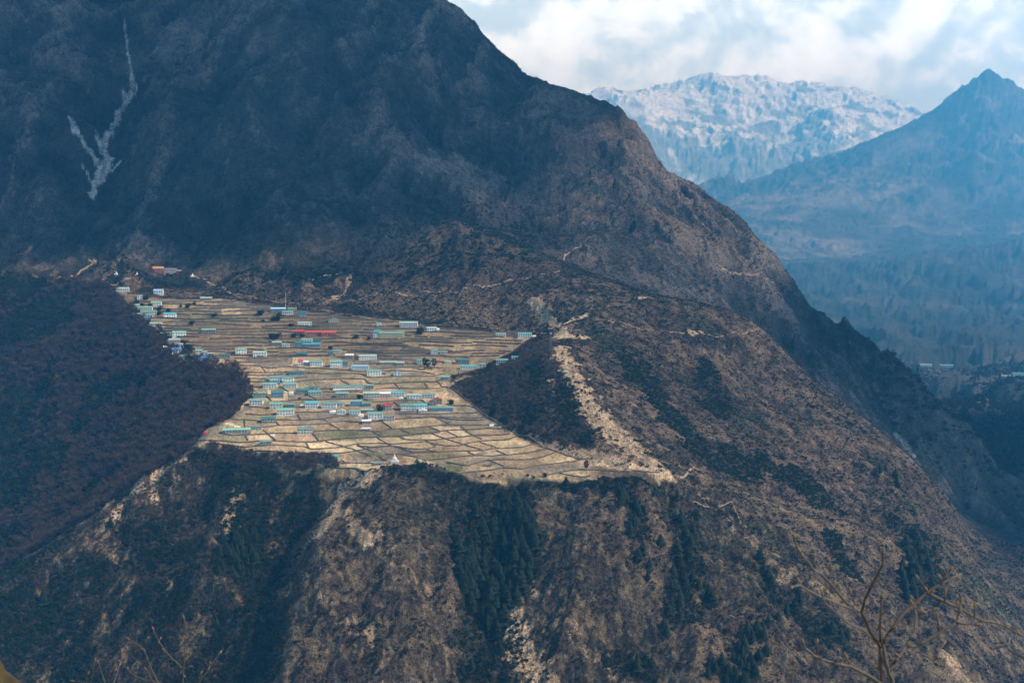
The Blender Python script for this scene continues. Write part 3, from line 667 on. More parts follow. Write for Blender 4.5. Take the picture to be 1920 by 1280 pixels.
# ------------------------------------------------------------------ object helpers
COLL = scene.collection
def link(name, me, mats=(), parent=None, loc=None, rz=0.0):
    o = bpy.data.objects.new(name, me)
    if me is not None and hasattr(me, 'materials') and not me.materials:
        for m in mats: me.materials.append(m)
    if loc is not None: o.location = loc
    if rz: o.rotation_euler = (0, 0, rz)
    if parent is not None: o.parent = parent
    COLL.objects.link(o)
    return o
def tag(o, label=None, cat=None, group=None, kind=None):
    if label: o['label'] = label
    if cat: o['category'] = cat
    if group: o['group'] = group
    if kind: o['kind'] = kind
    return o
def mesh_np(name, V, Fc, smooth=False, matidx=None):
    """faces all of one size (array) or a list of arrays"""
    me = bpy.data.meshes.new(name)
    V = np.asarray(V, np.float32)
    me.vertices.add(len(V)); me.vertices.foreach_set('co', V.ravel())
    Fs = Fc if isinstance(Fc, list) else [Fc]
    Fs = [np.asarray(f, np.int32) for f in Fs if len(f)]
    loops = np.concatenate([f.ravel() for f in Fs]); starts = []; st = 0
    for f in Fs:
        starts.append(st + np.arange(len(f)) * f.shape[1]); st += f.size
    me.loops.add(len(loops)); me.loops.foreach_set('vertex_index', loops)
    starts = np.concatenate(starts).astype(np.int32)
    me.polygons.add(len(starts)); me.polygons.foreach_set('loop_start', starts)
    if matidx is not None: me.polygons.foreach_set('material_index', np.asarray(matidx, np.int32))
    me.polygons.foreach_set('use_smooth', np.full(len(starts), smooth))
    me.update(calc_edges=True); me.validate()
    return me
class MB:
    """collects boxes, prisms and tubes into one mesh"""
    def __init__(s): s.v = []; s.f = []; s.m = []
    def add(s, vs, fs, mi=0):
        k = len(s.v); s.v += [tuple(v) for v in vs]; s.f += [tuple(i + k for i in f) for f in fs]; s.m += [mi] * len(fs)
    def box(s, x0, x1, y0, y1, z0, z1, mi=0):
        s.add([(x0, y0, z0), (x1, y0, z0), (x1, y1, z0), (x0, y1, z0), (x0, y0, z1), (x1, y0, z1), (x1, y1, z1), (x0, y1, z1)],
              [(0, 3, 2, 1), (4, 5, 6, 7), (0, 1, 5, 4), (1, 2, 6, 5), (2, 3, 7, 6), (3, 0, 4, 7)], mi)
    def ring(s, pts_r, sides=6, mi=0, cap=True):
        """tube through (point, radius) list"""
        k0 = len(s.v); n = len(pts_r)
        for i, (p, r) in enumerate(pts_r):
            p = Vector(p); a = Vector(pts_r[max(i - 1, 0)][0]); b = Vector(pts_r[min(i + 1, n - 1)][0])
            d = (b - a).normalized() if (b - a).length > 1e-9 else Vector((0, 0, 1))
            u = d.orthogonal().normalized(); 
            if abs(d.z) < .95: u = d.cross(Vector((0, 0, 1))).normalized()
            else: u = d.cross(Vector((1, 0, 0))).normalized()
            w = d.cross(u)
            for j in range(sides):
                t = 2 * math.pi * j / sides
                q = p + (u * math.cos(t) + w * math.sin(t)) * r; s.v.append((q.x, q.y, q.z))
        for i in range(n - 1):
            for j in range(sides):
                a = k0 + i * sides + j; b = k0 + i * sides + (j + 1) % sides
                s.f.append((a, b, b + sides, a + sides)); s.m.append(mi)
        if cap:
            s.f.append(tuple(k0 + j for j in range(sides))[::-1]); s.m.append(mi)
            s.f.append(tuple(k0 + (n - 1) * sides + j for j in range(sides))); s.m.append(mi)
    def mesh(s, name, mats=(), smooth=False):
        me = bpy.data.meshes.new(name); me.from_pydata(s.v, [], s.f)
        for m in mats: me.materials.append(m)
        me.polygons.foreach_set('material_index', s.m); me.polygons.foreach_set('use_smooth', [smooth] * len(s.f)); me.update()
        return me

# ------------------------------------------------------------------ the land, in pieces that share their edges
def build_land():
    idx = np.arange(NR * NC).reshape(NR, NC)
    quads = np.stack([idx[:-1, :-1], idx[:-1, 1:], idx[1:, 1:], idx[1:, :-1]], -1)
    cy = GY[:-1, :-1]
    cls = np.full(cy.shape, 2); cls[cy < 1250] = 0; cls[vin[:-1, :-1]] = 1
    cls[cy > 2450] = 3; cls[(cy > 3560)] = 4; cls[SY[:-1, :-1] > 14500] = 5
    cls[(cls == 2) & ravine[:-1, :-1]] = 6
    V = np.stack([GX, GY, GZ], -1).reshape(-1, 3)
    cc = np.concatenate([COL, np.ones(COL.shape[:2] + (1,), np.float32)], -1).reshape(-1, 4)
    # normals of the whole sheet, so the pieces join without a seam
    a = np.stack([np.gradient(GX, axis=1), np.gradient(GY, axis=1), np.gradient(GZ, axis=1)], -1)
    b = np.stack([np.gradient(GX, axis=0), np.gradient(GY, axis=0), np.gradient(GZ, axis=0)], -1)
    for k, name in {0: 'valley_ground', 1: 'terrace_ground', 2: 'hillside_terrain', 3: 'mountain_terrain', 4: 'far_hills_terrain', 5: 'snow_mountain_terrain', 6: 'ravine_terrain'}.items():
        q = quads[cls == k]
        used = np.unique(q); rmap = np.zeros(NR * NC, np.int32); rmap[used] = np.arange(len(used))
        me = mesh_np(name, V[used], rmap[q], smooth=True)
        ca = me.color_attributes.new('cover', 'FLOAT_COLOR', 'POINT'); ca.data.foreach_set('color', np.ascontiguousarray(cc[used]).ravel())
        ta = me.attributes.new('tilled', 'FLOAT', 'POINT'); ta.data.foreach_set('value', np.ascontiguousarray(TILLED.ravel()[used]).astype(np.float32))
        ra = me.attributes.new('rock', 'FLOAT', 'POINT'); ra.data.foreach_set('value', np.ascontiguousarray(ROCK.ravel()[used]).astype(np.float32))
        o = link(name, me, [GROUND]); o['kind'] = 'structure'
build_land()

# ------------------------------------------------------------------ haze
def build_haze():
    zb = float(GZ.min()) - 1.0; zt = max(float(GZ.max()) + 15, 30)
    mb = MB(); mb.box(-26000, 26000, -60, 61500, zb, zt)
    m = bpy.data.materials.new('haze_air'); m.use_nodes = True; n = m.node_tree.nodes; l = m.node_tree.links
    n.clear(); out = n.new('ShaderNodeOutputMaterial'); v = n.new('ShaderNodeVolumePrincipled')
    v.inputs['Color'].default_value = HAZE_COL + (1,); v.inputs['Density'].default_value = HAZE_DENSITY
    v.inputs['Anisotropy'].default_value = 0.0; v.inputs['Absorption Color'].default_value = (0.36, 0.24, 0.0, 1)
    l.new(v.outputs[0], out.inputs['Volume'])
    o = link('haze', mb.mesh('haze', [m])); o['kind'] = 'stuff'; o['label'] = 'thin blue haze hanging in the valley air'
    m.cycles.homogeneous_volume = True
    print('haze box', zb, zt)

build_haze()
# ------------------------------------------------------------------ paths and lanes, laid on the ground
M_PATH = simple_mat('trodden_earth', (.23, .175, .12), .95, .3, .5)
M_STONE = simple_mat('dry_stone', (.095, .085, .072), .95, .5, 1.6, rand=.25)
def drape(pxs, step=5.0, dmin=1250):
    w = []
    for X, Y in pxs:
        h = hit(X, Y, dmin)
        if h: w.append(np.array(h[:2]))
    if len(w) < 2: return None
    o = [w[0]]
    for a, b in zip(w[:-1], w[1:]):
        n = max(1, int(np.hypot(*(b - a)) / step))
        for i in range(1, n + 1): o.append(a + (b - a) * i / n)
    o = np.array(o)
    # smooth the corners a little and let the line wander
    for _ in range(2):
        o[1:-1] = (o[:-2] + 2 * o[1:-1] + o[2:]) / 4
    return o
def path(pxs, width, dmin=1250, name='path'):
    o = drape(pxs, 4.0, dmin)
    if o is None: return
    t = np.gradient(o, axis=0); t /= np.maximum(np.linalg.norm(t, axis=1, keepdims=True), 1e-6)
    nn = np.stack([-t[:, 1], t[:, 0]], 1)
    wv = width * (0.75 + 0.5 * vnoise(o[:, 0] / 7, o[:, 1] / 7, 5))[:, None]
    rowsv = []
    for k in (-.5, 0, .5):
        q = o + nn * wv * k
        rowsv.append(np.c_[q, sampleZ(q[:, 0], q[:, 1]) + 0.35 - abs(k) * .3])
    V = np.stack(rowsv, 1).reshape(-1, 3); n = len(o); i = np.arange(n - 1)[:, None] * 3
    Fq = np.concatenate([np.concatenate([i + k, i + k + 1, i + k + 4, i + k + 3], 1) for k in (0, 1)])
    ob = link(name, mesh_np(name, V, Fq, True), [M_PATH]); ob['kind'] = 'structure'
path([(60, 514), (100, 519), (130, 525), (170, 526), (205, 532), (232, 526), (245, 522)], 3.6)
path([(130, 522), (155, 505), (175, 492)], 3.0)
path([(365, 517), (385, 526), (405, 535), (425, 545), (450, 556), (440, 562), (430, 566)], 3.0)
path([(425, 547), (470, 556), (520, 568), (560, 575), (600, 580), (640, 589), (700, 598), (760, 604), (850, 610), (930, 616), (1000, 620), (1045, 625)], 3.0)
path([(592, 572), (620, 562), (640, 558), (652, 536), (660, 520)], 2.6)
path([(690, 553), (740, 549), (800, 545), (870, 541), (930, 533), (980, 522), (1015, 514), (1050, 508)], 2.6)
path([(1042, 487), (1060, 476), (1085, 464), (1105, 454)], 2.6)
path([(585, 525), (600, 519), (625, 515), (640, 510)], 2.4)
path([(1345, 508), (1390, 511), (1420, 516), (1440, 522), (1450, 530)], 3.0)
path([(1000, 560), (1015, 580), (1035, 600), (1050, 618)], 4.0)
path([(1100, 600), (1160, 602), (1200, 618), (1290, 624), (1400, 626), (1425, 616)], 1.8)
path([(940, 697), (918, 700), (893, 702), (870, 707), (850, 717), (839, 725), (842, 732), (858, 742), (868, 750)], 4.2)
path([(520, 670), (530, 682), (546, 687), (559, 696), (572, 699), (582, 710), (569, 717), (602, 731), (607, 740), (625, 752), (646, 765), (653, 777), (662, 785)], 2.6)
path([(370, 832), (378, 820), (400, 806), (412, 798), (430, 785), (455, 770), (468, 760)], 3.0)
path([(732, 871), (715, 880), (700, 890), (680, 898), (660, 912), (645, 920)], 4.2)
path([(352, 860), (325, 870), (295, 884), (288, 890)], 3.0)
path([(1268, 893), (1290, 885), (1302, 875)], 2.2)
path([(1040, 697), (1062, 702)], 3.2)
path([(1300, 940), (1345, 950), (1372, 936), (1380, 960), (1390, 985)], 1.6)
path([(125, 920), (150, 912), (190, 905)], 2.0)

def stone_wall(pxs, label, hgt, wid):
    o = drape(pxs, 3.2, 1500)
    if o is None or len(o) < 2: return
    t = np.gradient(o, axis=0); t /= np.maximum(np.linalg.norm(t, axis=1, keepdims=True), 1e-6)
    nn = np.stack([-t[:, 1], t[:, 0]], 1)
    o = o + nn * (rng.random((len(o), 1)) - .5) * .5
    z = sampleZ(o[:, 0], o[:, 1]); h = hgt * (.65 + .55 * rng.random(len(o))); w = wid * (.8 + .4 * rng.random(len(o)))
    c0 = np.array([o[0, 0], o[0, 1], z[0]])
    V = np.stack([np.c_[o - nn * w[:, None] * .62, z - .8], np.c_[o - nn * w[:, None] * .42, z + h], np.c_[o + nn * w[:, None] * .42, z + h * (.8 + .3 * rng.random(len(o)))], np.c_[o + nn * w[:, None] * .62, z - .8]], 1)
    V = V.reshape(-1, 3) - c0; n = len(o); i = np.arange(n - 1)[:, None] * 4
    Fq = np.concatenate([np.concatenate([i + k, i + 4 + k, i + 5 + k, i + 1 + k], 1) for k in range(3)] + [np.array([[0, 1, 2, 3], [n * 4 - 1, n * 4 - 2, n * 4 - 3, n * 4 - 4]])])
    ob = link('stone_wall', mesh_np('stone_wall', V, Fq), [M_STONE], loc=tuple(c0))
    tag(ob, label, 'wall', 'dry-stone walls of the village fields')
for lab, ln in WALLS:
    if lab == L_UP: stone_wall(ln, lab, 1.9, 2.6)
    elif lab == L_CROSS: stone_wall(ln, lab, 1.1, 1.5)
    else: stone_wall(ln, lab, 1.25, 1.5)
# ------------------------------------------------------------------ scattering of what nobody could count
def scatter(name, protos, pos, scale, rot, label):
    """a cloud of points that each carry one plant or stone; protos: list of meshes"""
    n = len(pos)
    if n == 0: return
    me = bpy.data.meshes.new(name); me.vertices.add(n); me.vertices.foreach_set('co', np.asarray(pos, np.float32).ravel())
    a = me.attributes.new('siz', 'FLOAT_VECTOR', 'POINT'); a.data.foreach_set('vector', np.asarray(scale, np.float32).ravel())
    a = me.attributes.new('rot', 'FLOAT_VECTOR', 'POINT'); a.data.foreach_set('vector', np.asarray(rot, np.float32).ravel())
    a = me.attributes.new('pick', 'INT', 'POINT'); a.data.foreach_set('value', rng.integers(0, len(protos), n).astype(np.int32))
    me.update()
    o = link(name, me); o['kind'] = 'stuff'; o['label'] = label
    ng = bpy.data.node_groups.new(name, 'GeometryNodeTree')
    ng.interface.new_socket('Geometry', in_out='INPUT', socket_type='NodeSocketGeometry'); ng.interface.new_socket('Geometry', in_out='OUTPUT', socket_type='NodeSocketGeometry')
    nn = ng.nodes; ll = ng.links
    gi = nn.new('NodeGroupInput'); go = nn.new('NodeGroupOutput'); iop = nn.new('GeometryNodeInstanceOnPoints')
    gti = nn.new('GeometryNodeGeometryToInstance')
    for pm in reversed(protos):
        po = bpy.data.objects.new(name + '_kind', pm)
        oi = nn.new('GeometryNodeObjectInfo'); oi.inputs['Object'].default_value = po; oi.inputs['As Instance'].default_value = False
        ll.new(oi.outputs['Geometry'], gti.inputs[0])
    def attr(nm, t):
        q = nn.new('GeometryNodeInputNamedAttribute'); q.data_type = t; q.inputs['Name'].default_value = nm; return q.outputs[0]
    ll.new(gi.outputs[0], iop.inputs['Points']); ll.new(gti.outputs[0], iop.inputs['Instance'])
    iop.inputs['Pick Instance'].default_value = True
    ll.new(attr('pick', 'INT'), iop.inputs['Instance Index'])
    e2r = nn.new('FunctionNodeEulerToRotation'); ll.new(attr('rot', 'FLOAT_VECTOR'), e2r.inputs[0]); ll.new(e2r.outputs[0], iop.inputs['Rotation'])
    ll.new(attr('siz', 'FLOAT_VECTOR'), iop.inputs['Scale'])
    ll.new(iop.outputs[0], go.inputs[0])
    md = o.modifiers.new('scatter', 'NODES'); md.node_group = ng
    return o

def leafy(name, n, rx, rz, size, mats, seed, flat=1.0, trunk=None, hollow=.45):
    """n leaf clumps (bent quads) spread through an uneven crown; height 1 unit ~ rz"""
    g = np.random.default_rng(seed); lobes = g.normal(size=(7, 3)) * np.array([.42, .42, .3]) * np.array([rx, rx, rz]); lobes[:, 2] = np.abs(lobes[:, 2]) + rz * .55
    V = []; Fc = []; 
    for i in range(n):
        L = lobes[g.integers(7)]; d = g.normal(size=3); d /= np.linalg.norm(d); r = (hollow + (1 - hollow) * g.random() ** .5) * .62
        c = L + d * np.array([rx, rx, rz]) * r
        if c[2] < .03 * rz: c[2] = abs(c[2]) + .05 * rz
        a = g.normal(size=3); a[2] *= flat; a /= np.linalg.norm(a); b = np.cross(a, g.normal(size=3)); b /= np.linalg.norm(b) + 1e-9
        s = size * (.6 + .8 * g.random()); k = len(V); nn_ = np.cross(a, b) * s * .35
        V += [c - a * s, c - b * s * .8 + nn_, c + a * s, c + b * s * .8 + nn_]; Fc.append((k, k + 1, k + 2, k + 3))
    mi = [0] * len(Fc)
    if trunk:
        h, r = trunk
        k = len(V)
        for z, q in ((-.6, 1.2), (h, .5)):
            for j in range(4): V.append(np.array([r * q * math.cos(j * 1.57), r * q * math.sin(j * 1.57), z]))
        for j in range(4): Fc.append((k + j, k + (j + 1) % 4, k + 4 + (j + 1) % 4, k + 4 + j)); mi.append(1)
    me = mesh_np(name, np.array(V), np.array(Fc), False, mi)
    for m in mats: me.materials.append(m)
    return me
def bare_tree(name, mats, seed, h=7.0, twigs=110):
    g = np.random.default_rng(seed); V = []; Fc = []
    def stick(a, b, r0, r1):
        d = b - a; u = np.cross(d, g.normal(size=3)); u /= np.linalg.norm(u) + 1e-9; w = np.cross(d, u); w /= np.linalg.norm(w) + 1e-9
        k = len(V)
        for p_, r in ((a, r0), (b, r1)):
            for t in (0, 2.09, 4.19): V.append(p_ + (u * math.cos(t) + w * math.sin(t)) * r)
        for j in range(3): Fc.append((k + j, k + (j + 1) % 3, k + 3 + (j + 1) % 3, k + 3 + j))
    top = np.array([g.normal() * .4, g.normal() * .4, h * .35]); stick(np.array([0, 0, -.8]), top, .2, .15)
    limbs = []
    for i in range(7):
        an = i * .9 + g.random(); e = top + np.array([math.cos(an) * h * .3, math.sin(an) * h * .3, h * (.2 + .3 * g.random())]); stick(top, e, .13, .07); limbs.append((top, e))
    for i in range(twigs):
        a_, e = limbs[g.integers(7)]; p0 = a_ + (e - a_) * (.35 + .65 * g.random()); d = g.normal(size=3) * np.array([1, 1, .55]) + np.array([0, 0, .8]); d += (e - a_) / np.linalg.norm(e - a_) * .6
        d /= np.linalg.norm(d); p1 = p0 + d * h * (.12 + .22 * g.random()); r = .055
        s = np.cross(d, g.normal(size=3)); s /= np.linalg.norm(s) + 1e-9; s *= r
        m_ = (p0 + p1) / 2 + g.normal(size=3) * .15; k = len(V); V += [p0 - s, p0 + s, m_ + s, p1, m_ - s]
        Fc.append((k, k + 1, k + 2, k + 4)); Fc.append((k + 4, k + 2, k + 3, k + 3))
        # twiglets
        for q in range(2):
            d2 = d + g.normal(size=3) * .7; p2 = m_ + d2 / np.linalg.norm(d2) * h * .12; k = len(V); V += [m_ - s * .8, m_ + s * .8, p2 + s * .3, p2 - s * .3]; Fc.append((k, k + 1, k + 2, k + 3))
    Fc = [f if f[2] != f[3] else f[:3] for f in Fc]
    f3 = np.array([f for f in Fc if len(f) == 3]); f4 = np.array([f for f in Fc if len(f) == 4])
    me = mesh_np(name, np.array(V), [f4, f3])
    for m in mats: me.materials.append(m)
    return me
def rock_mesh(name, mats, seed):
    g = np.random.default_rng(seed); import bmesh
    bm = bmesh.new(); bmesh.ops.create_icosphere(bm, subdivisions=2, radius=1.0)
    sc = np.array([1, .75 + .4 * g.random(), .6 + .3 * g.random()])
    pl = [(lambda q: q / np.linalg.norm(q))(g.normal(size=3)) for _ in range(9)]; of = [.45 + .35 * g.random() for _ in pl]
    for v in bm.verts:
        p_ = np.array(v.co)
        for n_, o_ in zip(pl, of):
            dd = p_ @ n_ - o_
            if dd > 0: p_ = p_ - n_ * dd
        v.co = p_ * sc + g.normal(size=3) * .03
    me = bpy.data.meshes.new(name); bm.to_mesh(me); bm.free()
    for m in mats: me.materials.append(m)
    return me

def foliage_mat(name, c1, c2, rough=.8):
    m, n, l, b = new_mat(name)
    oi = n.new('ShaderNodeObjectInfo'); pos = n.new('ShaderNodeNewGeometry').outputs['Position']
    nz = noise_at(n, l, pos, .35, 3, .6)
    ad = n.new('ShaderNodeMath'); ad.operation = 'MULTIPLY_ADD'; l.new(oi.outputs['Random'], ad.inputs[0]); ad.inputs[1].default_value = .55
    mm = maprange(n, l, nz, .3, .7, 0, .5); l.new(mm, ad.inputs[2]); ad.use_clamp = True
    l.new(mixrgb(n, l, 'MIX', ad.outputs[0], c1, c2), b.inputs['Base Color'])
    b.inputs['Roughness'].default_value = rough; b.inputs['Specular IOR Level'].default_value = .15
    return m
M_TWIG = foliage_mat('bare_twigs', (.018, .014, .014), (.10, .066, .057))
M_TWIG2 = foliage_mat('bare_twigs_grey', (.030, .024, .021), (.14, .108, .086))
M_DARKLEAF = foliage_mat('dark_leaves', (.006, .013, .009), (.020, .033, .017))
M_OLIVE = foliage_mat('olive_leaves', (.025, .032, .018), (.06, .06, .034))
M_HEATH = foliage_mat('heath_scrub', (.018, .015, .014), (.065, .049, .038))
M_TUFT = foliage_mat('dry_tussock', (.085, .066, .040), (.26, .20, .115))
M_ROCK = simple_mat('grey_rock', (.085, .085, .088), .9, .5, .35, rand=.5)
M_BARK = simple_mat('bark', (.07, .055, .045), .95, .4, 1.5)
TREES_BARE = [bare_tree('bare_tree', [M_TWIG], 40 + i) for i in range(4)]
TREES_GREY = [bare_tree('bare_tree', [M_TWIG2], 50 + i, 6.5) for i in range(3)]
SHRUBS = [leafy('shrub', 70, 1.5, 1.3, .42, [M_DARKLEAF], 60 + i) for i in range(3)]
SHRUBS_OL = [leafy('shrub', 60, 1.3, 1.0, .36, [M_OLIVE], 66 + i) for i in range(3)]
HEATH = [leafy('heath', 26, 1.0, .62, .40, [M_HEATH], 70 + i) for i in range(4)]
M_HEATH2 = foliage_mat('mountain_heath', (.014, .018, .020), (.058, .052, .048))
HEATH_M = [leafy('heath', 26, 1.0, .62, .40, [M_HEATH2], 90 + i) for i in range(4)]
TUFTS = [leafy('tussock', 14, .8, .35, .34, [M_TUFT], 76 + i) for i in range(3)]
ROCKS = [rock_mesh('rock', [M_ROCK], 80 + i) for i in range(5)]

def sample_land(n, y0, y1, t0=-.40, t1=.40, weight=None):
    """random points on the land, even per ground area"""
    y = np.sqrt(rng.random(n) * (y1 ** 2 - y0 ** 2) + y0 ** 2); t = t0 + (t1 - t0) * rng.random(n); x = t * y
    r = np.interp(y, DD, np.arange(NR)); c = (t - TT[0]) / (TT[1] - TT[0])
    ri = np.clip(np.round(r).astype(int), 0, NR - 1); ci = np.clip(np.round(c).astype(int), 0, NC - 1)
    z = sampleZ(x, y); px, py = project(x, y, z)
    ok = (px > -60) & (px < 1980) & (py < 1340)
    return x[ok], y[ok], z[ok], px[ok], py[ok], ri[ok], ci[ok]
def put(name, protos, x, y, z, smin, smax, label, tilt=.12, zs=(1, 1), sink=.1):
    n = len(x); s = smin + (smax - smin) * rng.random(n) ** 1.6
    sc = np.c_[s * (.85 + .3 * rng.random(n)), s * (.85 + .3 * rng.random(n)), s * (zs[0] + (zs[1] - zs[0]) * rng.random(n))]
    rot = np.c_[rng.normal(size=n) * tilt, rng.normal(size=n) * tilt, rng.random(n) * 6.28]
    return scatter(name, protos, np.c_[x, y, z - sink * s], sc, rot, label)
slope_r = np.zeros_like(ROCK)
# wooded ravine: leafless birches with dark rhododendron between
x, y, z, px, py, ri, ci = sample_land(60000, 1650, 2650, -.40, -.15)
m = ravine[ri, ci] | ((vs[ri, ci] > -2) & (vs[ri, ci] < 9 + 12 * n_mid[ri, ci]) & (px < 480) & (py > 575) & (py < 800))
k = n_mid[ri, ci] * .7 + n_big[ri, ci] * .7 + rng.normal(size=len(x)) * .12
edge = dist_line(px, py, [(235, 575), (310, 655), (425, 690), (466, 745), (400, 800), (350, 850), (215, 940), (60, 1040)])
purple = k + sstep(150, 20, edge) * .55 - .16 > 0
a_ = m & purple & (n_mid[ri, ci] > .18) & (rng.random(len(x)) < .4); put('grey_woodland', TREES_GREY, x[a_], y[a_], z[a_], .8, 1.7, 'paler leafless trees in patches on the ravine side')
a_ = m & purple & (rng.random(len(x)) < .5); put('bare_woodland', TREES_BARE, x[a_], y[a_], z[a_], .8, 2.1, 'purple-brown leafless birch wood filling the ravine side')
a_ = m & ~purple & (rng.random(len(x)) < .55); put('rhododendron_thicket', SHRUBS, x[a_], y[a_], z[a_], .9, 2.8, 'dark evergreen thicket on the shaded ravine side')
# wooded slope below the village corner
x, y, z, px, py, ri, ci = sample_land(50000, 1280, 1800, -.40, -.10)
m = frontwood[ri, ci] & ~vin[ri, ci]; k = n_mid[ri, ci] + n_big[ri, ci] * .5 + rng.normal(size=len(x)) * .1
a_ = m & (k < -.02) & (rng.random(len(x)) < .6); put('evergreen_thicket', SHRUBS, x[a_], y[a_], z[a_], .7, 2.3, 'dark green shrubs on the slope below the village corner')
a_ = m & (k > -.05) & (rng.random(len(x)) < .30); put('leafless_thicket', TREES_GREY, x[a_], y[a_], z[a_], .35, .9, 'grey-brown leafless thicket on the slope below the village corner')
a_ = m & (k > .0) & (rng.random(len(x)) < .4); put('olive_scrub', SHRUBS_OL, x[a_], y[a_], z[a_], .5, 1.4, 'olive scrub among the dark shrubs below the village corner')
# leafless trees in front of the lowest field wall
x, y, z, px, py, ri, ci = sample_land(26000, 1600, 1790, -.28, -.05)
band = in_poly(px, py, [(395, 832), (480, 852), (600, 855), (625, 862), (640, 876), (600, 890), (480, 885), (380, 860)])
a_ = band & (rng.random(len(x)) < .8); put('rim_woodland', TREES_GREY + TREES_BARE, x[a_], y[a_], z[a_], .6, 1.25, 'row of leafless brown trees along the village lip')
# knoll
x, y, z, px, py, ri, ci = sample_land(40000, 1700, 2150, -.05, .09)
m = knoll[ri, ci]; k = n_mid[ri, ci] + rng.normal(size=len(x)) * .15
a_ = m & (k > -.12) & (rng.random(len(x)) < .40); put('knoll_woodland', TREES_GREY, x[a_], y[a_], z[a_], .5, 1.15, 'leafless grey-brown wood covering the knoll beside the fields')
a_ = m & (k < -.02) & (rng.random(len(x)) < .35); put('knoll_shrubs', SHRUBS, x[a_], y[a_], z[a_], .7, 1.8, 'dark green shrubs among the leafless trees of the knoll')
# open slopes: heath, tussocks, stones
x, y, z, px, py, ri, ci = sample_land(230000, 1280, 2470, -.33, .40)
m = ~vin[ri, ci] & ~ravine[ri, ci] & ~frontwood[ri, ci] & ~knoll[ri, ci] & (vs[ri, ci] < -4)
kk = n_sm[ri, ci] * .8 + n_mid[ri, ci] * .4 + rng.normal(size=len(x)) * .2
bare = COL[ri, ci, 0] > .28
a_ = m & (kk < .12) & ~bare & (rng.random(len(x)) < .62); put('heath', HEATH, x[a_], y[a_], z[a_], .6, 1.7, 'low dark brown heath covering the open slopes')
a_ = m & (kk > -.02) & (py > 880) & (rng.random(len(x)) < .6); put('tussock_grass', TUFTS, x[a_], y[a_], z[a_], .6, 1.5, 'dry straw-coloured tussocks on the open slopes')
rk = ROCK[ri, ci]
a_ = m & (y < 1800) & (rng.random(len(x)) < .04 + rk * .35); put('scattered_stones', ROCKS, x[a_], y[a_], z[a_], .5, 2.4, 'grey stones and outcrops scattered over the brown slope', .4, (.7, 1.2), .3)
a_ = m & ((kk < -.28) & (rng.random(len(x)) < .25) | (DARK[ri, ci] > .3) & (rng.random(len(x)) < .75)); put('slope_shrubs', SHRUBS, x[a_], y[a_], z[a_], .6, 1.6, 'dark green bushes dotted over the open slopes')
# the mountain's scrub
x, y, z, px, py, ri, ci = sample_land(90000, 2440, 3500, -.40, .34)
k = n_big[ri, ci] * .5 + n_mid[ri, ci] * .8 + rng.normal(size=len(x)) * .12
low = sstep(250, 480, py)
a_ = (k < .1) & (rng.random(len(x)) < .35 + .3 * low) & (SCAR[ri, ci] < .2); put('mountain_scrub', HEATH_M, x[a_], y[a_], z[a_], 1.0, 2.6, 'dark scrub over the mountainside')
a_ = (k < -.18 + .12 * low) & (rng.random(len(x)) < .4 * low + .1) & (SCAR[ri, ci] < .2) & (px < 1000); put('mountain_shrubs', SHRUBS, x[a_], y[a_], z[a_], .9, 2.4, 'dark evergreen bushes on the lower mountainside')
# woods beyond the gorge
x, y, z, px, py, ri, ci = sample_land(120000, 2480, 9500, .22, .40)
a_ = (rng.random(len(x)) > sstep(4500, 9000, y)) & (farw[ri, ci] > rng.random(len(x))) & (n_big[ri, ci] + rng.normal(size=len(x)) * .15 < .12) & (rng.random(len(x)) < .6); put('gorge_forest', SHRUBS, x[a_], y[a_], z[a_], 1.8, 4.5, 'dark fir forest filling the far side of the gorge', .1, (1, 1.5))

# ------------------------------------------------------------------ conifers one can count
def fir_crown(name, seed, h=13.0, r=3.0):
    g = np.random.default_rng(seed); V = []; Fc = []; nw = 15; r *= 1.5; wob = g.random(15) * .5 + .75
    for i in range(nw):
        f = i / (nw - 1); zc = h * (.10 + .86 * f); rr = r * (1 - f) ** .7 * wob[i] + .3; nb = int(12 - 5 * f)
        for j in range(nb):
            an = j * 6.283 / nb + g.random() * .7; L = rr * (.7 + .5 * g.random()); c, s = math.cos(an), math.sin(an); w = L * .42 + .22
            dz = -.22 * L; a0 = np.array([c * .1, s * .1, zc]); m1 = np.array([c * L * .55, s * L * .55, zc + dz * .25 + .2 * g.random()]); e = np.array([c * L, s * L, zc + dz])
            side = np.array([-s, c, 0]) * w; k = len(V)
            V += [a0, m1 - side + [0, 0, -.35], e, m1 + side + [0, 0, -.35], m1 + [0, 0, .15]]
            Fc += [(k, k + 1, k + 4), (k + 1, k + 2, k + 4), (k + 2, k + 3, k + 4), (k + 3, k, k + 4)]
    me = mesh_np(name, np.array(V), np.array(Fc)); return me
def trunk_mesh(h, r):
    mb = MB(); mb.ring([((0, 0, -1.2), r * 1.3), ((0, 0, h * .5), r * .8), ((0, 0, h), r * .15)], 6); return mb.mesh('trunk', [M_BARK])
M_FIR = foliage_mat('fir_needles', (.005, .012, .008), (.017, .030, .016))  # darker than needles, standing in for self-shadow the sparse crowns lack
FIRS = []
for i in range(4):
    cm = fir_crown('crown', 200 + i, 12 + i, 2.7 + .3 * i); cm.materials.append(M_FIR); FIRS.append((cm, trunk_mesh(11.5 + i, .22)))
JUNI = []
M_JUN = foliage_mat('juniper', (.006, .014, .010), (.018, .030, .017))
for i in range(4):
    JUNI.append((leafy('crown', 260, 3.4, 3.6, .62, [M_JUN], 220 + i, 1.0, None, .2), trunk_mesh(4.5, .3)))
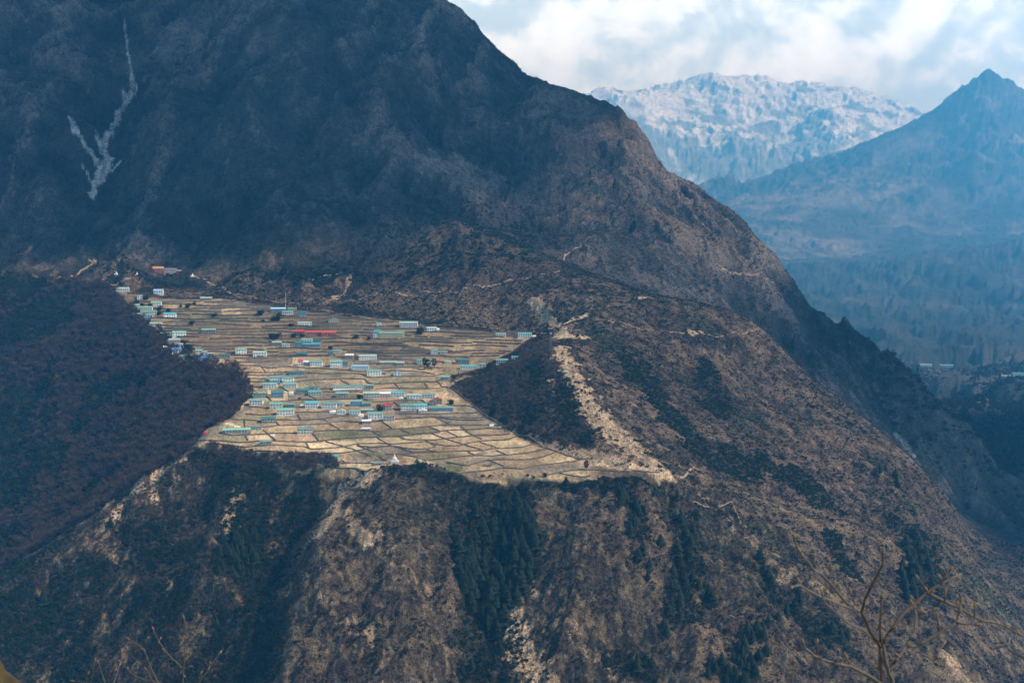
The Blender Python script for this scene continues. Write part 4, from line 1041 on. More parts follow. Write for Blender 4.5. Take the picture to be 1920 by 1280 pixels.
def tree_at(X, Y, s, kind, label, group, dmin=1250, spread=1.0, cat='tree', name='conifer'):
    h = hit(X, Y, dmin)
    if not h: return
    cm, tm = kind
    o = link(name, None, loc=(h[0], h[1], h[2] - .2), rz=random.random() * 6.28)
    sp_ = spread * random.uniform(.8, 1.35); o.scale = (s * sp_, s * sp_ * random.uniform(.85, 1.15), s)
    tag(o, label, cat, group)
    link('trunk', tm, parent=o); link('crown', cm, parent=o)
    return o
def firs(label, spots=None, poly=None, n=0, s0=.7, s1=1.2, seed=1):
    r = random.Random(seed); done = list(spots or [])
    if poly:
        xs = [q[0] for q in poly]; ys = [q[1] for q in poly]; t_ = 0; got = []
        while len(got) < n and t_ < n * 60:
            t_ += 1; X = r.uniform(min(xs), max(xs)); Y = r.uniform(min(ys), max(ys))
            if in_poly(np.array([X]), np.array([Y]), poly)[0] and all((X - a) ** 2 + ((Y - b) * 1.0) ** 2 > 60 for a, b in got): got.append((X, Y))
        done += got
    for X, Y in done:
        tree_at(X + r.uniform(-1, 1), Y, r.uniform(s0, s1), FIRS[r.randrange(4)], label, 'dark conifers on the slopes under the village')
firs('dark conifer in the dense stand filling the gully below the terraces', poly=[(945, 925), (975, 930), (1000, 985), (1005, 1050), (985, 1110), (960, 1160), (935, 1200), (905, 1190), (882, 1140), (858, 1085), (860, 1040), (895, 1010), (925, 975)], n=125, s0=.95, s1=1.6, seed=2)
firs('dark conifer on the upper tip of the dense gully stand', [(848, 995), (852, 1010), (858, 1028), (890, 950), (893, 965), (940, 1225), (935, 1215), (928, 1240), (868, 1262), (885, 1258)], seed=3)
firs('lone dark conifer on the brown slope under the field tip', [(1062, 912), (1065, 1005), (1160, 925), (1168, 935), (1164, 945), (1192, 955), (1197, 965), (1190, 985), (1183, 1003), (1270, 935), (1278, 985), (1240, 1020), (1205, 1035), (1218, 1065), (1215, 1085), (1198, 1050)], s0=.8, s1=1.3, seed=4)
firs('dark conifer in the straggling line down the middle of the slope', [(1300, 1000), (1285, 1010), (1295, 1025), (1270, 1040), (1262, 1075), (1275, 1060), (1290, 1050), (1284, 1092), (1300, 1085), (1310, 1100), (1258, 1102), (1275, 1130), (1330, 1120), (1335, 1135), (1255, 1150), (1245, 1175), (1250, 1190), (1195, 1255), (1258, 1140)], s0=.8, s1=1.35, seed=5)
firs('dark conifer on the stony slope between the straggling line and the spur edge', [(1425, 1050), (1432, 1070), (1440, 1085), (1448, 1095), (1400, 1190), (1410, 1200), (1420, 1185), (1432, 1195), (1440, 1170), (1395, 1210), (1460, 1160), (1475, 1150), (1490, 1145), (1560, 1190), (1575, 1200), (1550, 1185), (1590, 1195), (1500, 1130)], s0=.8, s1=1.3, seed=6)
firs('dark conifer in the clump at the foot of the stony slope', poly=[(1330, 1245), (1380, 1215), (1440, 1220), (1420, 1270), (1400, 1290), (1320, 1290)], n=26, s0=.7, s1=1.2, seed=7)
firs('dark conifer in the wooded hollow near the spur edge', poly=[(1700, 1000), (1720, 990), (1745, 1060), (1750, 1120), (1700, 1130), (1685, 1080)], n=26, s0=.9, s1=1.5, seed=8)
firs('small conifer near the skyline of the brown spur', [(1643, 890), (1650, 885), (1682, 905), (1680, 895), (1683, 915), (1660, 882), (1715, 965)], s0=.7, s1=1.2, seed=9)
firs('dark conifer on the wooded rib below the village corner', poly=[(430, 1000), (480, 1000), (490, 1060), (460, 1090), (410, 1080), (405, 1040)], n=34, s0=.7, s1=1.25, seed=10)
firs('dark conifer scattered through the shady slope below the village corner', poly=[(200, 960), (330, 880), (370, 960), (360, 1080), (420, 1180), (300, 1270), (60, 1270), (30, 1170), (150, 1050)], n=18, s0=.7, s1=1.2, seed=11)
# ------------------------------------------------------------------ village trees
VT = 'dark round trees among the village houses'
_j = 0
for X, Y, w, lab in [
 (275, 562, 14, 'dark evergreen beside the white-roofed house at the top of the village'), (258, 570, 12, 'dark bush over the small white hut at the village edge'), (266, 574, 9, 'low dark bush just below the small white hut'),
 (281, 577, 13, 'dark tree in front of the pale green roof'), (300, 582, 13, 'dark tree standing between the upper cluster and the white house'), (298, 590, 10, 'lower dark tree between the upper cluster and the white house'),
 (316, 586, 12, 'dark round tree just above the white house with teal roof'), (352, 577, 12, 'dark tree in the upper fields, the lower of a pair'), (363, 572, 10, 'dark tree in the upper fields, the upper of a pair'), (339, 576, 8, 'small dim bush in the uppermost fields'),
 (403, 594, 11, 'small dark tree alone in the open upper fields'), (359, 609, 12, 'dark bush alone above the stone house with green roof'), (307, 633, 14, 'dark bush hiding a low green roof'), (353, 660, 22, 'large dark tree beside the blue-roofed house'), (347, 645, 12, 'small dark tree above the large dark tree'),
 (489, 591, 15, 'dark tree up the lane from the blue lodge'), (519, 602, 20, 'big dark tree in front of the long blue roof'), (510, 634, 14, 'left half of the dark twin trees by the red lodge'), (522, 635, 17, 'right half of the dark twin trees by the red lodge'), (566, 632, 11, 'dark tree at the end of the red roof'),
 (552, 632, 10, 'dark bush by the dark red hut'), (620, 655, 10, 'small dark tree in the fields below the red roof'), (547, 612, 9, 'dim bush above the red roof'), (494, 604, 8, 'small dark bush in the fields left of the big dark tree'), (790, 626, 17, 'dark tree between the pale lodge and the pale house'),
 (674, 747, 12, 'dark tree at the end of the long pale house row'), (711, 772, 21, 'big round dark tree beside the small red-roofed house'), (846, 758, 15, 'round-headed dark tree beside the twin red gables'), (369, 851, 19, 'dark bush at the lower village corner'), (471, 847, 10, 'small pointed dark tree among leafless trees of the lip'),
 (989, 893, 8, 'small dark oval tree near the field rim'), (1022, 894, 13, 'larger dark oval tree near the field rim'), (666, 635, 10, 'dim bush beside the yellow lodge'), (691, 637, 10, 'dark bush by the small white hut of the yellow lodge'), (793, 876, 12, 'dark bush behind the stone shrine'), (562, 748, 5, 'tiny dark bush in the field below the long green roofs')]:
    k = JUNI[_j % 4]; _j += 1
    h = hit(X, Y, 1500)
    if not h: continue
    s = w * h[1] / F / 8.0
    tree_at(X, Y, s, k, lab, VT, 1500, 1.0, 'tree', 'juniper_tree')
# tall pines: bare stem, crown held high
def pine_crown(seed, h):
    g = np.random.default_rng(seed); V = []; Fc = []
    for i in range(210):
        f = g.random(); z = h * (.35 + .65 * f); r = (1.1 + 2.0 * math.sin(f * 3.0)) * (.5 + .6 * g.random()); an = g.random() * 6.28
        c = np.array([math.cos(an) * r, math.sin(an) * r, z + g.normal() * .5]); a = g.normal(size=3); a[2] *= .4; a /= np.linalg.norm(a); b = np.cross(a, g.normal(size=3)); b /= np.linalg.norm(b); s = .45 + .4 * g.random(); k = len(V)
        V += [c - a * s, c - b * s, c + a * s, c + b * s]; Fc.append((k, k + 1, k + 2, k + 3))
    me = mesh_np('crown', np.array(V), np.array(Fc)); me.materials.append(M_JUN); return me
for X, Y, hh, lab in [(796, 692, 17, 'tall dark pine in front of the teal-roofed houses'), (802, 693, 15, 'second tall dark pine touching the first by the teal-roofed houses'), (814, 691, 14, 'slender dark pine standing free of the two tall pines'), (1099, 881, 11, 'flat-topped pine at the end of the long boundary wall')]:
    tree_at(X, Y, 1.0, (pine_crown(int(X), hh), trunk_mesh(hh * .95, .3)), lab, None, 1500, 1.0, 'tree', 'pine_tree')
for X, Y, s, lab in [(711, 862, .95, 'big leafless brown tree beside the white stupa'), (797, 868, .8, 'leafless bush-like tree by the stone shrine'), (942, 893, .7, 'leafless pale tree on the field rim'), (1176, 893, .5, 'small leafless tree near the end of the fields')]:
    h = hit(X, Y, 1500); me = TREES_GREY[int(X) % 3]
    o = link('leafless_tree', me, loc=(h[0], h[1], h[2]), rz=X); o.scale = (s * 1.5, s * 1.5, s); tag(o, lab, 'tree')
for X, Y, s, lab in [(905, 893, 1.5, 'wide dark bush at the field rim, left part'), (918, 894, 1.4, 'wide dark bush at the field rim, right part'), (1000, 896, 1.3, 'low brown bush between the two oval trees'), (848, 893, 1.2, 'dark bush at the wall corner by the green field'), (820, 874, 1.1, 'dark bush between the shrine and the green field'), (1186, 895, 1.2, 'dark low bush alone on the bare end of the terrace'), (810, 872, 1.0, 'low bush just past the shrine'), (1141, 897, 1.1, 'dark bush on the lip beyond the flat-topped pine'), (1160, 899, 1.1, 'dark bush on the lip, next along from the other')]:
    h = hit(X, Y, 1500); o = link('bush', SHRUBS[int(X) % 3], loc=h, rz=X); o.scale = (s * 1.3, s * 1.1, s); tag(o, lab, 'bush')

# ------------------------------------------------------------------ houses
def paint(name, c, rough=.6, var=.15): return simple_mat(name, c, rough, max(var, .22), .35, spec=.3, rand=.18)
ROOFM = {'green': paint('roof_green', (.17, .31, .25)), 'pale': paint('roof_pale_green', (.30, .38, .33)), 'dark': paint('roof_dark_green', (.05, .17, .15)), 'teal': paint('roof_teal', (.09, .36, .37)), 'bright': paint('roof_bright_green', (.22, .44, .33)),
 'blue': paint('roof_blue', (.07, .22, .58)), 'sky': paint('roof_pale_blue', (.30, .48, .66)), 'red': paint('roof_red', (.50, .07, .06)), 'white': paint('roof_white', (.72, .72, .70)), 'stone': paint('roof_slate', (.26, .24, .22)), 'grey': paint('roof_grey', (.38, .42, .42)), 'gold': paint('roof_gold', (.55, .26, .08))}
WALLM = {'white': paint('wall_white', (.72, .72, .68), .9, .12), 'stone': paint('wall_stone', (.26, .25, .22), .95, .4), 'pale': paint('wall_plaster', (.50, .49, .44), .9, .25), 'yellow': paint('wall_yellow', (.62, .56, .28), .9, .12), 'maroon': paint('wall_maroon', (.24, .035, .04), .9, .2), 'pink': paint('wall_pink', (.55, .40, .36), .9, .12), 'blue': paint('wall_blue_grey', (.16, .27, .34), .9, .25)}
M_GLASS, _n, _l, _b = new_mat('window_glass'); _b.inputs['Base Color'].default_value = (.02, .035, .05, 1); _b.inputs['Roughness'].default_value = .15; _b.inputs['Specular IOR Level'].default_value = .5
M_FRAME = paint('window_frame', (.10, .17, .22)); M_FRAME_R = paint('window_frame_red', (.25, .08, .06)); M_WHITE = paint('whitewash', (.78, .78, .74), .9, .08); M_DOOR = paint('door_blue', (.06, .13, .24))
_win = {}
def window_mesh(w, h, fr):
    k = (round(w, 1), round(h, 1), fr.name)
    if k not in _win:
        mb = MB(); t = .14; d = .12
        mb.box(-w / 2, w / 2, -d, .02, h / 2 - t, h / 2, 0); mb.box(-w / 2, w / 2, -d, .02, -h / 2, -h / 2 + t, 0)
        mb.box(-w / 2, -w / 2 + t, -d, .02, -h / 2 + t, h / 2 - t, 0); mb.box(w / 2 - t, w / 2, -d, .02, -h / 2 + t, h / 2 - t, 0)
        mb.box(-w / 2 + t, w / 2 - t, -.05, .015, -h / 2 + t, h / 2 - t, 1); mb.box(-.04, .04, -.09, -.055, -h / 2 + t, h / 2 - t, 0)
        _win[k] = mb.mesh('window', [fr, M_GLASS])
    return _win[k]
_door = None
def roof_mesh(W, Dp, rise, ov, th=.22, gable_front=False):
    mb = MB()
    if gable_front:
        hw = W / 2 + ov
        for s in (-1, 1):
            vs_ = [(0, -Dp / 2 - ov, rise + th), (0, Dp / 2 + ov, rise + th), (s * hw, Dp / 2 + ov, -ov * rise / (W / 2) + th), (s * hw, -Dp / 2 - ov, -ov * rise / (W / 2) + th)]
            vs_ += [(a, b, c - th) for a, b, c in vs_]
            f = [(0, 1, 2, 3), (7, 6, 5, 4), (0, 3, 7, 4), (2, 1, 5, 6), (3, 2, 6, 7)]
            mb.add(vs_, f if s < 0 else [q[::-1] for q in f])
    else:
        hd = Dp / 2 + ov
        for s in (-1, 1):
            e = -ov * rise / (Dp / 2)
            vs_ = [(-W / 2 - ov, 0, rise + th), (W / 2 + ov, 0, rise + th), (W / 2 + ov, s * hd, e + th), (-W / 2 - ov, s * hd, e + th)]
            vs_ += [(a, b, c - th) for a, b, c in vs_]
            f = [(0, 1, 2, 3), (7, 6, 5, 4), (0, 3, 7, 4), (2, 1, 5, 6), (3, 2, 6, 7)]
            mb.add(vs_, f if s > 0 else [q[::-1] for q in f])
            # standing seams of the iron sheets
            n = max(3, int(W / 1.6))
            for i in range(n + 1):
                x = -W / 2 - ov + .1 + i * (W + 2 * ov - .2) / n
                v2 = [(x - .05, s * .02, rise + th), (x + .05, s * .02, rise + th), (x + .05, s * hd * .99, e + th), (x - .05, s * hd * .99, e + th)]
                v2 = v2 + [(a, b, c + .07) for a, b, c in v2]
                f2 = [(4, 5, 6, 7), (0, 4, 7, 3), (1, 2, 6, 5), (3, 7, 6, 2)]; mb.add(v2, f2 if s > 0 else [q[::-1] for q in f2])
        mb.box(-W / 2 - ov, W / 2 + ov, -.16, .16, rise + th - .02, rise + th + .12)
    return mb
def house(X0, X1, Y0, Y1, roof, wall, label, floors=None, gable=False, ang=None, frame=None, dmin=1500, depth=None, nwin=None, cat='house', name='village_house', grp='village houses'):
    """X0..X1, Y0..Y1: where its front shows in the photograph; built at that spot at true size"""
    cx = (X0 + X1) / 2; hpt = hit(cx, Y1, dmin)
    if not hpt: print('no ground', label); return
    D = hpt[1]; W = (X1 - X0) * D / F * .97; H = max((Y1 - Y0) * D / F, 2.2)
    rise = H * (.25 if not gable else .30); wh = H - rise * .95
    if floors is None: floors = 2 if wh > 4.0 else 1
    Dp = depth or min(max(W * .42, 4.0), 7.5)
    if gable: Dp = min(W * 1.1, 9)
    rise = max(rise, Dp * .17 if not gable else 1.0)
    rz = R(ang if ang is not None else _r.uniform(-3.5, 3.5)) - math.atan2(hpt[0], hpt[1]) * .6
    o = link(name, None, loc=(hpt[0], hpt[1] + Dp / 2, hpt[2] + .05), rz=rz)
    tag(o, label, cat, grp)
    mb = MB(); mb.box(-W / 2, W / 2, -Dp / 2, Dp / 2, -1.2, wh)
    # gable ends
    if gable:
        for s in (-1, 1):
            y = s * Dp / 2; q = [(-W / 2, y, wh), (W / 2, y, wh), (0, y, wh + rise)]; mb.add(q + [(a, b - s * .3, c) for a, b, c in q], [(0, 1, 2) if s < 0 else (2, 1, 0), (3, 4, 5) if s > 0 else (5, 4, 3), (1, 4, 5, 2), (0, 2, 5, 3)])
    else:
        for s in (-1, 1):
            x = s * W / 2; q = [(x, -Dp / 2, wh), (x, Dp / 2, wh), (x, 0, wh + rise)]; mb.add(q + [(a - s * .3, b, c) for a, b, c in q], [(0, 1, 2) if s > 0 else (2, 1, 0), (3, 4, 5) if s < 0 else (5, 4, 3), (1, 4, 5, 2), (0, 2, 5, 3)])
    mb.box(-W / 2 - .25, W / 2 + .25, -Dp / 2 - .25, Dp / 2 + .25, -2.4, .35)          # stone footing
    link('wall', mb.mesh('wall', [WALLM[wall]]), parent=o)
    rm = roof_mesh(W, Dp, rise, .55, gable_front=gable).mesh('roof', [ROOFM[roof]]); link('roof', rm, parent=o, loc=(0, 0, wh + .02))
    if cat in ('hut', 'shed') and W < 7:
        link('door', (lambda m_: (m_.box(-.5, .5, -.08, .02, 0, min(1.9, wh - .3)), m_.mesh('door', [M_DOOR]))[1])(MB()), parent=o, loc=(W * .1, -Dp / 2, .36)); return o
    fr = frame or M_FRAME
    n = nwin or max(2, int(W / 3.3)); fh = wh / floors
    ww = min(1.7, W / n * .52); hh = min(1.45, fh * .5); dr = _r.randrange(n)
    for f in range(floors):
        for i in range(n):
            x = -W / 2 + (i + .5) * W / n; zc = fh * (f + .56)
            if f == 0 and i == dr:
                dh = min(2.1, fh * .8); m_ = MB(); m_.box(-.6, .6, -.1, .02, 0, dh); link('door', m_.mesh('door', [M_DOOR]), parent=o, loc=(x, -Dp / 2, .36)); continue
            link('window', window_mesh(ww, hh, fr), parent=o, loc=(x, -Dp / 2 - .01, zc))
    return o
def v1(a, b, c, d): return (180 + a / 4, 180 + b / 4, 480 + c / 4, 480 + d / 4)
def v2(a, b, c, d): return (600 + a / 4, 600 + b / 4, 560 + c / 4, 560 + d / 4)
def v3(a, b, c, d): return (360 + a / 4, 360 + b / 4, 680 + c / 4, 680 + d / 4)
HS = [
 (v1(145, 245, 236, 275), 'pale', 'white', 'long white house with pale green roof, highest at the edge of the wooded ravine'),
 (v1(430, 502, 250, 290), 'sky', 'white', 'small white house with pale blue roof beside a dark evergreen, top of the village'),
 (v1(305, 360, 290, 328), 'teal', 'white', 'small white gabled hut half hidden behind dark bushes', dict(gable=True)),
 (v1(235, 325, 360, 396), 'pale', 'white', 'white house with pale roof, uppermost of the crowded cluster by the ravine'),
 (v1(412, 488, 340, 380), 'green', 'white', 'white house with green roof behind the dark round trees of the crowded cluster'),
 (v1(300, 420, 378, 412), 'green', 'white', 'long white house with green roof, second row of the crowded cluster'),
 (v1(335, 452, 410, 446), 'green', 'white', 'long pale house with green roof, third row of the crowded cluster'),
 (v1(275, 340, 428, 460), 'green', 'pale', 'small plaster house with green roof at the ravine side of the crowded cluster'),
 (v1(342, 422, 436, 472), 'green', 'white', 'white house with green roof just above the blue-roofed one in the crowded cluster'),
 (v1(348, 415, 468, 497), 'blue', 'white', 'small white house with blue roof, lowest of the crowded cluster'),
 (v1(505, 598, 424, 466), 'teal', 'white', 'white two-storey house with teal roof under a dark round tree, apart from the cluster'),
 (v1(780, 866, 308, 336), 'pale', 'stone', 'low pale-roofed house alone in the highest fields'),
 (v1(402, 492, 497, 537), 'pale', 'white', 'white house with pale green roof on the ravine edge below the cluster'),
 (v1(570, 671, 564, 606), 'bright', 'white', 'white two-storey house with bright green roof next to a low green roof'),
 (v1(482, 560, 572, 600), 'green', 'pale', 'low plaster house with green roof half hidden by a dark bush'),
 (v1(790, 896, 544, 581), 'green', 'stone', 'stone house with green roof alone in the middle of the upper fields'),
 (v1(545, 626, 620, 656), 'pale', 'pale', 'plaster house with pale green roof above the grey-roofed one near the ravine'),
 (v1(555, 648, 655, 690), 'grey', 'white', 'white house with grey roof and a small blue awning near the ravine'),
 (v1(568, 636, 690, 730), 'blue', 'white', 'white house with blue roof beneath the grey-roofed one near the ravine'),
 (v1(505, 548, 676, 699), 'white', 'pale', 'tiny pale hut at the very edge of the ravine wood', dict(cat='hut')),
 (v1(745, 793, 699, 740), 'green', 'white', 'narrow white house with green roof above the long blue roof'),
 (v1(796, 832, 712, 742), 'pale', 'white', 'small white annex beside the narrow green-roofed house'),
 (v1(620, 716, 740, 785), 'green', 'pale', 'long house with pale green roof against the ravine trees'),
 (v1(730, 832, 752, 796), 'blue', 'white', 'white house with long bright blue roof near the ravine'),
 (v1(836, 875, 754, 796), 'green', 'white', 'green-roofed end joined to the long bright blue roof'),
 (v1(838, 886, 724, 746), 'pale', 'pale', 'small low pale hut above the green-roofed end', dict(cat='hut')),
 (v1(918, 1003, 734, 769), 'dark', 'stone', 'low stone house with dark green roof in the middle of the left fields'),
 (v1(1043, 1126, 690, 735), 'green', 'white', 'white two-storey house with green roof standing alone by the field walls'),
 (v1(1175, 1279, 714, 756), 'pale', 'white', 'white two-storey house with pale roof, next along from the lone green-roofed one'),
 (v1(892, 930, 776, 796), 'white', 'white', 'tiny white hut below the dark green roof', dict(cat='hut')),
 (v1(1308, 1420, 388, 418), 'sky', 'blue', 'long building with bright blue roof below the tall flag pole'),
 (v1(1438, 1502, 388, 413), 'green', 'pale', 'low green-roofed building behind the pale one by the flag pole'),
 (v1(1395, 1476, 412, 449), 'green', 'white', 'white house with green roof in front of the tall flag pole'),
 (v1(1510, 1577, 416, 451), 'dark', 'blue', 'small dark teal house at the end of the flag pole group'),
 (v1(1740, 1822, 468, 498), 'green', 'pale', 'small green-roofed house on the bare ground above the red lodge', dict(gable=True)),
 (v1(1508, 1614, 494, 524), 'pale', 'white', 'long low house with grey-green roof above the red lodge'),
 (v1(1565, 1686, 562, 599), 'red', 'maroon', 'long red lodge with red roof, upper wing'),
 (v1(1686, 1798, 564, 603), 'red', 'maroon', 'long red lodge with red roof, lower wing', dict(frame=None)),
 (v1(1490, 1555, 554, 590), 'red', 'maroon', 'dark red hut between the dark trees beside the red lodge'),
 (v1(1540, 1622, 618, 650), 'green', 'white', 'white house with green roof just below the dark tree of the red lodge'),
 (v1(1624, 1686, 624, 646), 'dark', 'blue', 'low blue-grey house with dark roof joined behind the green-roofed one below the red lodge'),
 (v1(1490, 1546, 638, 686), 'dark', 'blue', 'blue-grey two-storey house beside the lane below the red lodge'),
 (v1(1548, 1682, 654, 683), 'teal', 'blue', 'long low teal building in the row beneath the red lodge'),
 (v1(1395, 1449, 656, 685), 'green', 'white', 'small white house with green roof across the lane from the teal building'),
 (v1(1320, 1390, 640, 668), 'pale', 'stone', 'low stone shed with pale roof left of the lane', dict(cat='shed')),
 (v1(1497, 1582, 720, 746), 'dark', 'blue', 'low dark teal house in the bend of the lane'),
 (v1(1775, 1841, 702, 727), 'green', 'pale', 'small low house with green roof below a small dark tree'),
 (v1(1735, 1777, 716, 746), 'dark', 'blue', 'dark teal hut touching the low green-roofed house'),
 (v1(1515, 1552, 776, 821), 'red', 'white', 'narrow white house with red roof at the end of a row'),
 (v1(1553, 1604, 784, 822), 'white', 'stone', 'stone house with white roof between the red roof and the green roof'),
 (v1(1605, 1697, 780, 826), 'green', 'white', 'white two-storey house with green roof at the other end from the red roof'),
 (v1(1755, 1846, 778, 833), 'green', 'white', 'square white two-storey house with green roof and dark annex'),
 (v1(1848, 1886, 792, 827), 'dark', 'blue', 'small dark annex of the square white house'),
 (v2(425, 458, 179, 204), 'teal', 'white', 'tiny teal-roofed hut alone at the top track', dict(cat='hut')),
 (v2(596, 734, 171, 215), 'pale', 'white', 'long pale lodge with two rows of windows under the top track', dict(nwin=8)),
 (v2(800, 874, 211, 250), 'pale', 'white', 'pale house just past the dark tree under the top track'),
 (v2(876, 893, 222, 252), 'white', 'white', 'small white lean-to joined to the pale house', dict(cat='hut')),
 (v2(404, 456, 234, 262), 'teal', 'white', 'small teal-roofed house behind the yellow lodge'),
 (v2(397, 438, 262, 291), 'green', 'white', 'small white hut at the end of the yellow lodge', dict(cat='hut')),
 (v2(440, 632, 248, 291), 'green', 'yellow', 'very long yellow lodge with green roof', dict(nwin=12, floors=2)),
 (v2(1318, 1393, 257, 284), 'green', 'white', 'small white house with green roof alone under the far end of the track'),
 (v2(1485, 1590, 254, 292), 'teal', 'white', 'white house with teal roof, last one before the lattice mast'),
 (v2(1594, 1618, 276, 292), 'white', 'white', 'tiny white dome-like hut beside the last teal-roofed house', dict(cat='hut')),
 (v2(828, 881, 376, 421), 'teal', 'white', 'white gabled house with teal roof in the open upper fields', dict(gable=True, floors=2)),
 (v2(884, 955, 392, 412), 'green', 'pale', 'low green-roofed shed next to the gabled teal house', dict(cat='shed')),
 (v2(288, 424, 420, 458), 'pale', 'white', 'long white house with pale roof in the middle fields'),
 (v2(188, 250, 414, 453), 'white', 'stone', 'stone house with pale roof left of the long white one'),
 (v2(105, 161, 382, 404), 'green', 'pale', 'small low house with green roof near the small dark tree'),
 (v2(-10, 20, 462, 500), 'green', 'white', 'narrow green-roofed house between the white row and the square white house'),
 (v2(235, 366, 497, 539), 'sky', 'white', 'white two-storey house with pale blue roof'),
 (v2(350, 459, 532, 577), 'green', 'white', 'white two-storey house with green roof and a brown annex'),
 (v2(460, 492, 546, 570), 'stone', 'stone', 'brown stone annex of the green-roofed house', dict(cat='shed')),
 (v2(550, 605, 543, 584), 'blue', 'white', 'small white house with bright blue gabled roof', dict(gable=True)),
 (v2(443, 570, 470, 496), 'pale', 'stone', 'long low grey-green roof in the middle fields', dict(floors=1)),
 (v2(570, 632, 472, 503), 'grey', 'stone', 'grey end building of the long low grey-green roof'),
 (v2(725, 762, 453, 488), 'teal', 'white', 'white house with teal roof left of the tall pines'),
 (v2(800, 840, 456, 488), 'teal', 'white', 'white house with teal gable right of the tall pines', dict(gable=True)),
 (v2(933, 981, 466, 487), 'bright', 'white', 'tiny green-roofed hut between the pines and the dark teal barn', dict(cat='hut')),
 (v2(1015, 1121, 449, 491), 'dark', 'stone', 'dark stone barn with teal roof near the foot of the knoll'),
 (v2(1050, 1190, 498, 528), 'teal', 'white', 'long low white house with bright turquoise roof at the foot of the knoll'),
 (v2(1192, 1242, 482, 516), 'green', 'pale', 'small grey-green house right of the turquoise roof'),
 (v2(1320, 1411, 451, 489), 'green', 'pale', 'lone house with green roof among the trees at the top of the knoll'),
 (v2(1437, 1488, 430, 450), 'teal', 'white', 'tiny teal-roofed hut above the lone knoll house', dict(cat='hut')),
 (v2(902, 973, 577, 616), 'green', 'stone', 'stone house with green roof beside the bend of the knoll path'),
 (v2(93, 330, 650, 680), 'green', 'white', 'very long low greenhouse-like building with green roof', dict(floors=1, nwin=14, ang=4)),
 (v2(335, 402, 642, 676), 'green', 'stone', 'green-roofed building at the end of the very long low one'),
 (v2(116, 213, 700, 743), 'green', 'stone', 'square stone house with green roof left of a dark tree'),
 (v2(322, 446, 697, 746), 'pale', 'pale', 'two-storey plaster house with pale green roof at the start of the long row'),
 (v2(447, 527, 700, 741), 'white', 'pink', 'pinkish house with pale roof in the long row'),
 (v2(528, 634, 694, 739), 'teal', 'white', 'white house with bright turquoise roof in the long row'),
 (v2(650, 760, 714, 753), 'pale', 'white', 'long low white house with pale roof following the turquoise one'),
 (v2(762, 866, 710, 749), 'green', 'white', 'low white house with green roof at the end of the long row'),
 (v2(848, 916, 740, 790), 'red', 'stone', 'stone house with red gabled roof, the upper of two red gables', dict(gable=True)),
 (v2(818, 872, 756, 800), 'red', 'stone', 'small stone house with red gable touching the bigger red-gabled one', dict(gable=True)),
 (v2(10, 124, 773, 826), 'green', 'white', 'long two-storey house with pale green roof and turquoise annex'),
 (v2(126, 170, 776, 806), 'teal', 'pale', 'turquoise-roofed annex of the long two-storey house', dict(cat='hut')),
 (v2(224, 316, 758, 806), 'green', 'blue', 'blue-grey two-storey house with green roof above the long low roof'),
 (v2(317, 381, 776, 809), 'green', 'blue', 'lower blue-grey wing beside the two-storey one'),
 (v2(472, 541, 787, 839), 'red', 'pale', 'small two-storey house with red roof beside the big round tree'),
 (v2(602, 702, 786, 838), 'green', 'white', 'white two-storey house with green roof joined to a turquoise-roofed one', dict(ang=1)),
 (v2(702, 804, 786, 837), 'teal', 'white', 'white two-storey house with turquoise roof joined to a green-roofed one', dict(ang=1)),
 (v2(812, 1002, 808, 846), 'green', 'blue', 'very long low house with green roof below the red gables', dict(floors=1, nwin=12)),
 (v2(738, 802, 832, 855), 'white', 'white', 'low white gabled shed in front of the turquoise-roofed house', dict(gable=True, cat='shed')),
 (v2(220, 302, 833, 872), 'green', 'white', 'green-roofed house with white front beside the lane'),
 (v2(303, 414, 828, 852), 'pale', 'stone', 'long low pale roof running back from the green-roofed house by the lane', dict(cat='shed')),
 (v2(122, 191, 832, 864), 'bright', 'white', 'small white house with bright green gable left of the lane', dict(gable=True)),
 (v2(358, 472, 848, 901), 'green', 'white', 'white two-storey house with green roof touching a brown stone house'),
 (v2(474, 561, 868, 919), 'stone', 'pale', 'brown stone house with slate roof, touching the green-roofed white house'),
 (v2(315, 381, 908, 939), 'white', 'stone', 'small stone shed with pale roof in the open fields', dict(cat='shed')),
 (v3(1275, 1336, 487, 514), 'white', 'stone', 'low stone shed with white roof, lower of the two sheds in the open fields', dict(cat='shed')),
 (v3(725, 842, 64, 92), 'dark', 'blue', 'low house with long dark teal roof across the lane'),
 (v3(580, 674, 98, 142), 'green', 'white', 'white two-storey house with green roof, left of a touching pair'),
 (v3(676, 762, 98, 150), 'green', 'white', 'white two-storey house with green roof, right of a touching pair'),
 (v3(530, 636, 149, 191), 'green', 'white', 'white house with green roof and a scrap of blue tarpaulin'),
 (v3(678, 786, 149, 191), 'green', 'white', 'white house with green roof directly below the touching pair'),
 (v3(455, 566, 218, 263), 'green', 'stone', 'stone two-storey house with green roof at the ravine side of its row'),
 (v3(590, 684, 211, 262), 'dark', 'blue', 'blue-grey two-storey house with deep teal roof'),
 (v3(428, 529, 271, 319), 'green', 'white', 'white two-storey house with green roof nearest the leafless wood'),
 (v3(580, 677, 297, 346), 'green', 'pale', 'pale two-storey house with green roof just above the bright white one'),
 (v3(685, 768, 305, 336), 'green', 'stone', 'low stone house with green roof between the pale house and the turquoise-roofed house'),
 (v3(774, 880, 196, 236), 'dark', 'stone', 'long low house with deep green roof where the lane crosses'),
 (v3(870, 970, 210, 248), 'teal', 'pale', 'pale house with turquoise roof in front of the long deep green roof'),
 (v3(870, 945, 180, 206), 'dark', 'pale', 'small dark green roof set back behind the long deep green roof', dict(cat='shed')),
 (v3(845, 946, 289, 341), 'teal', 'white', 'white two-storey house with turquoise-blue roof standing alone in its row'),
 (v3(632, 764, 341, 394), 'bright', 'white', 'bright white two-storey house with light green roof, largest of its neighbours'),
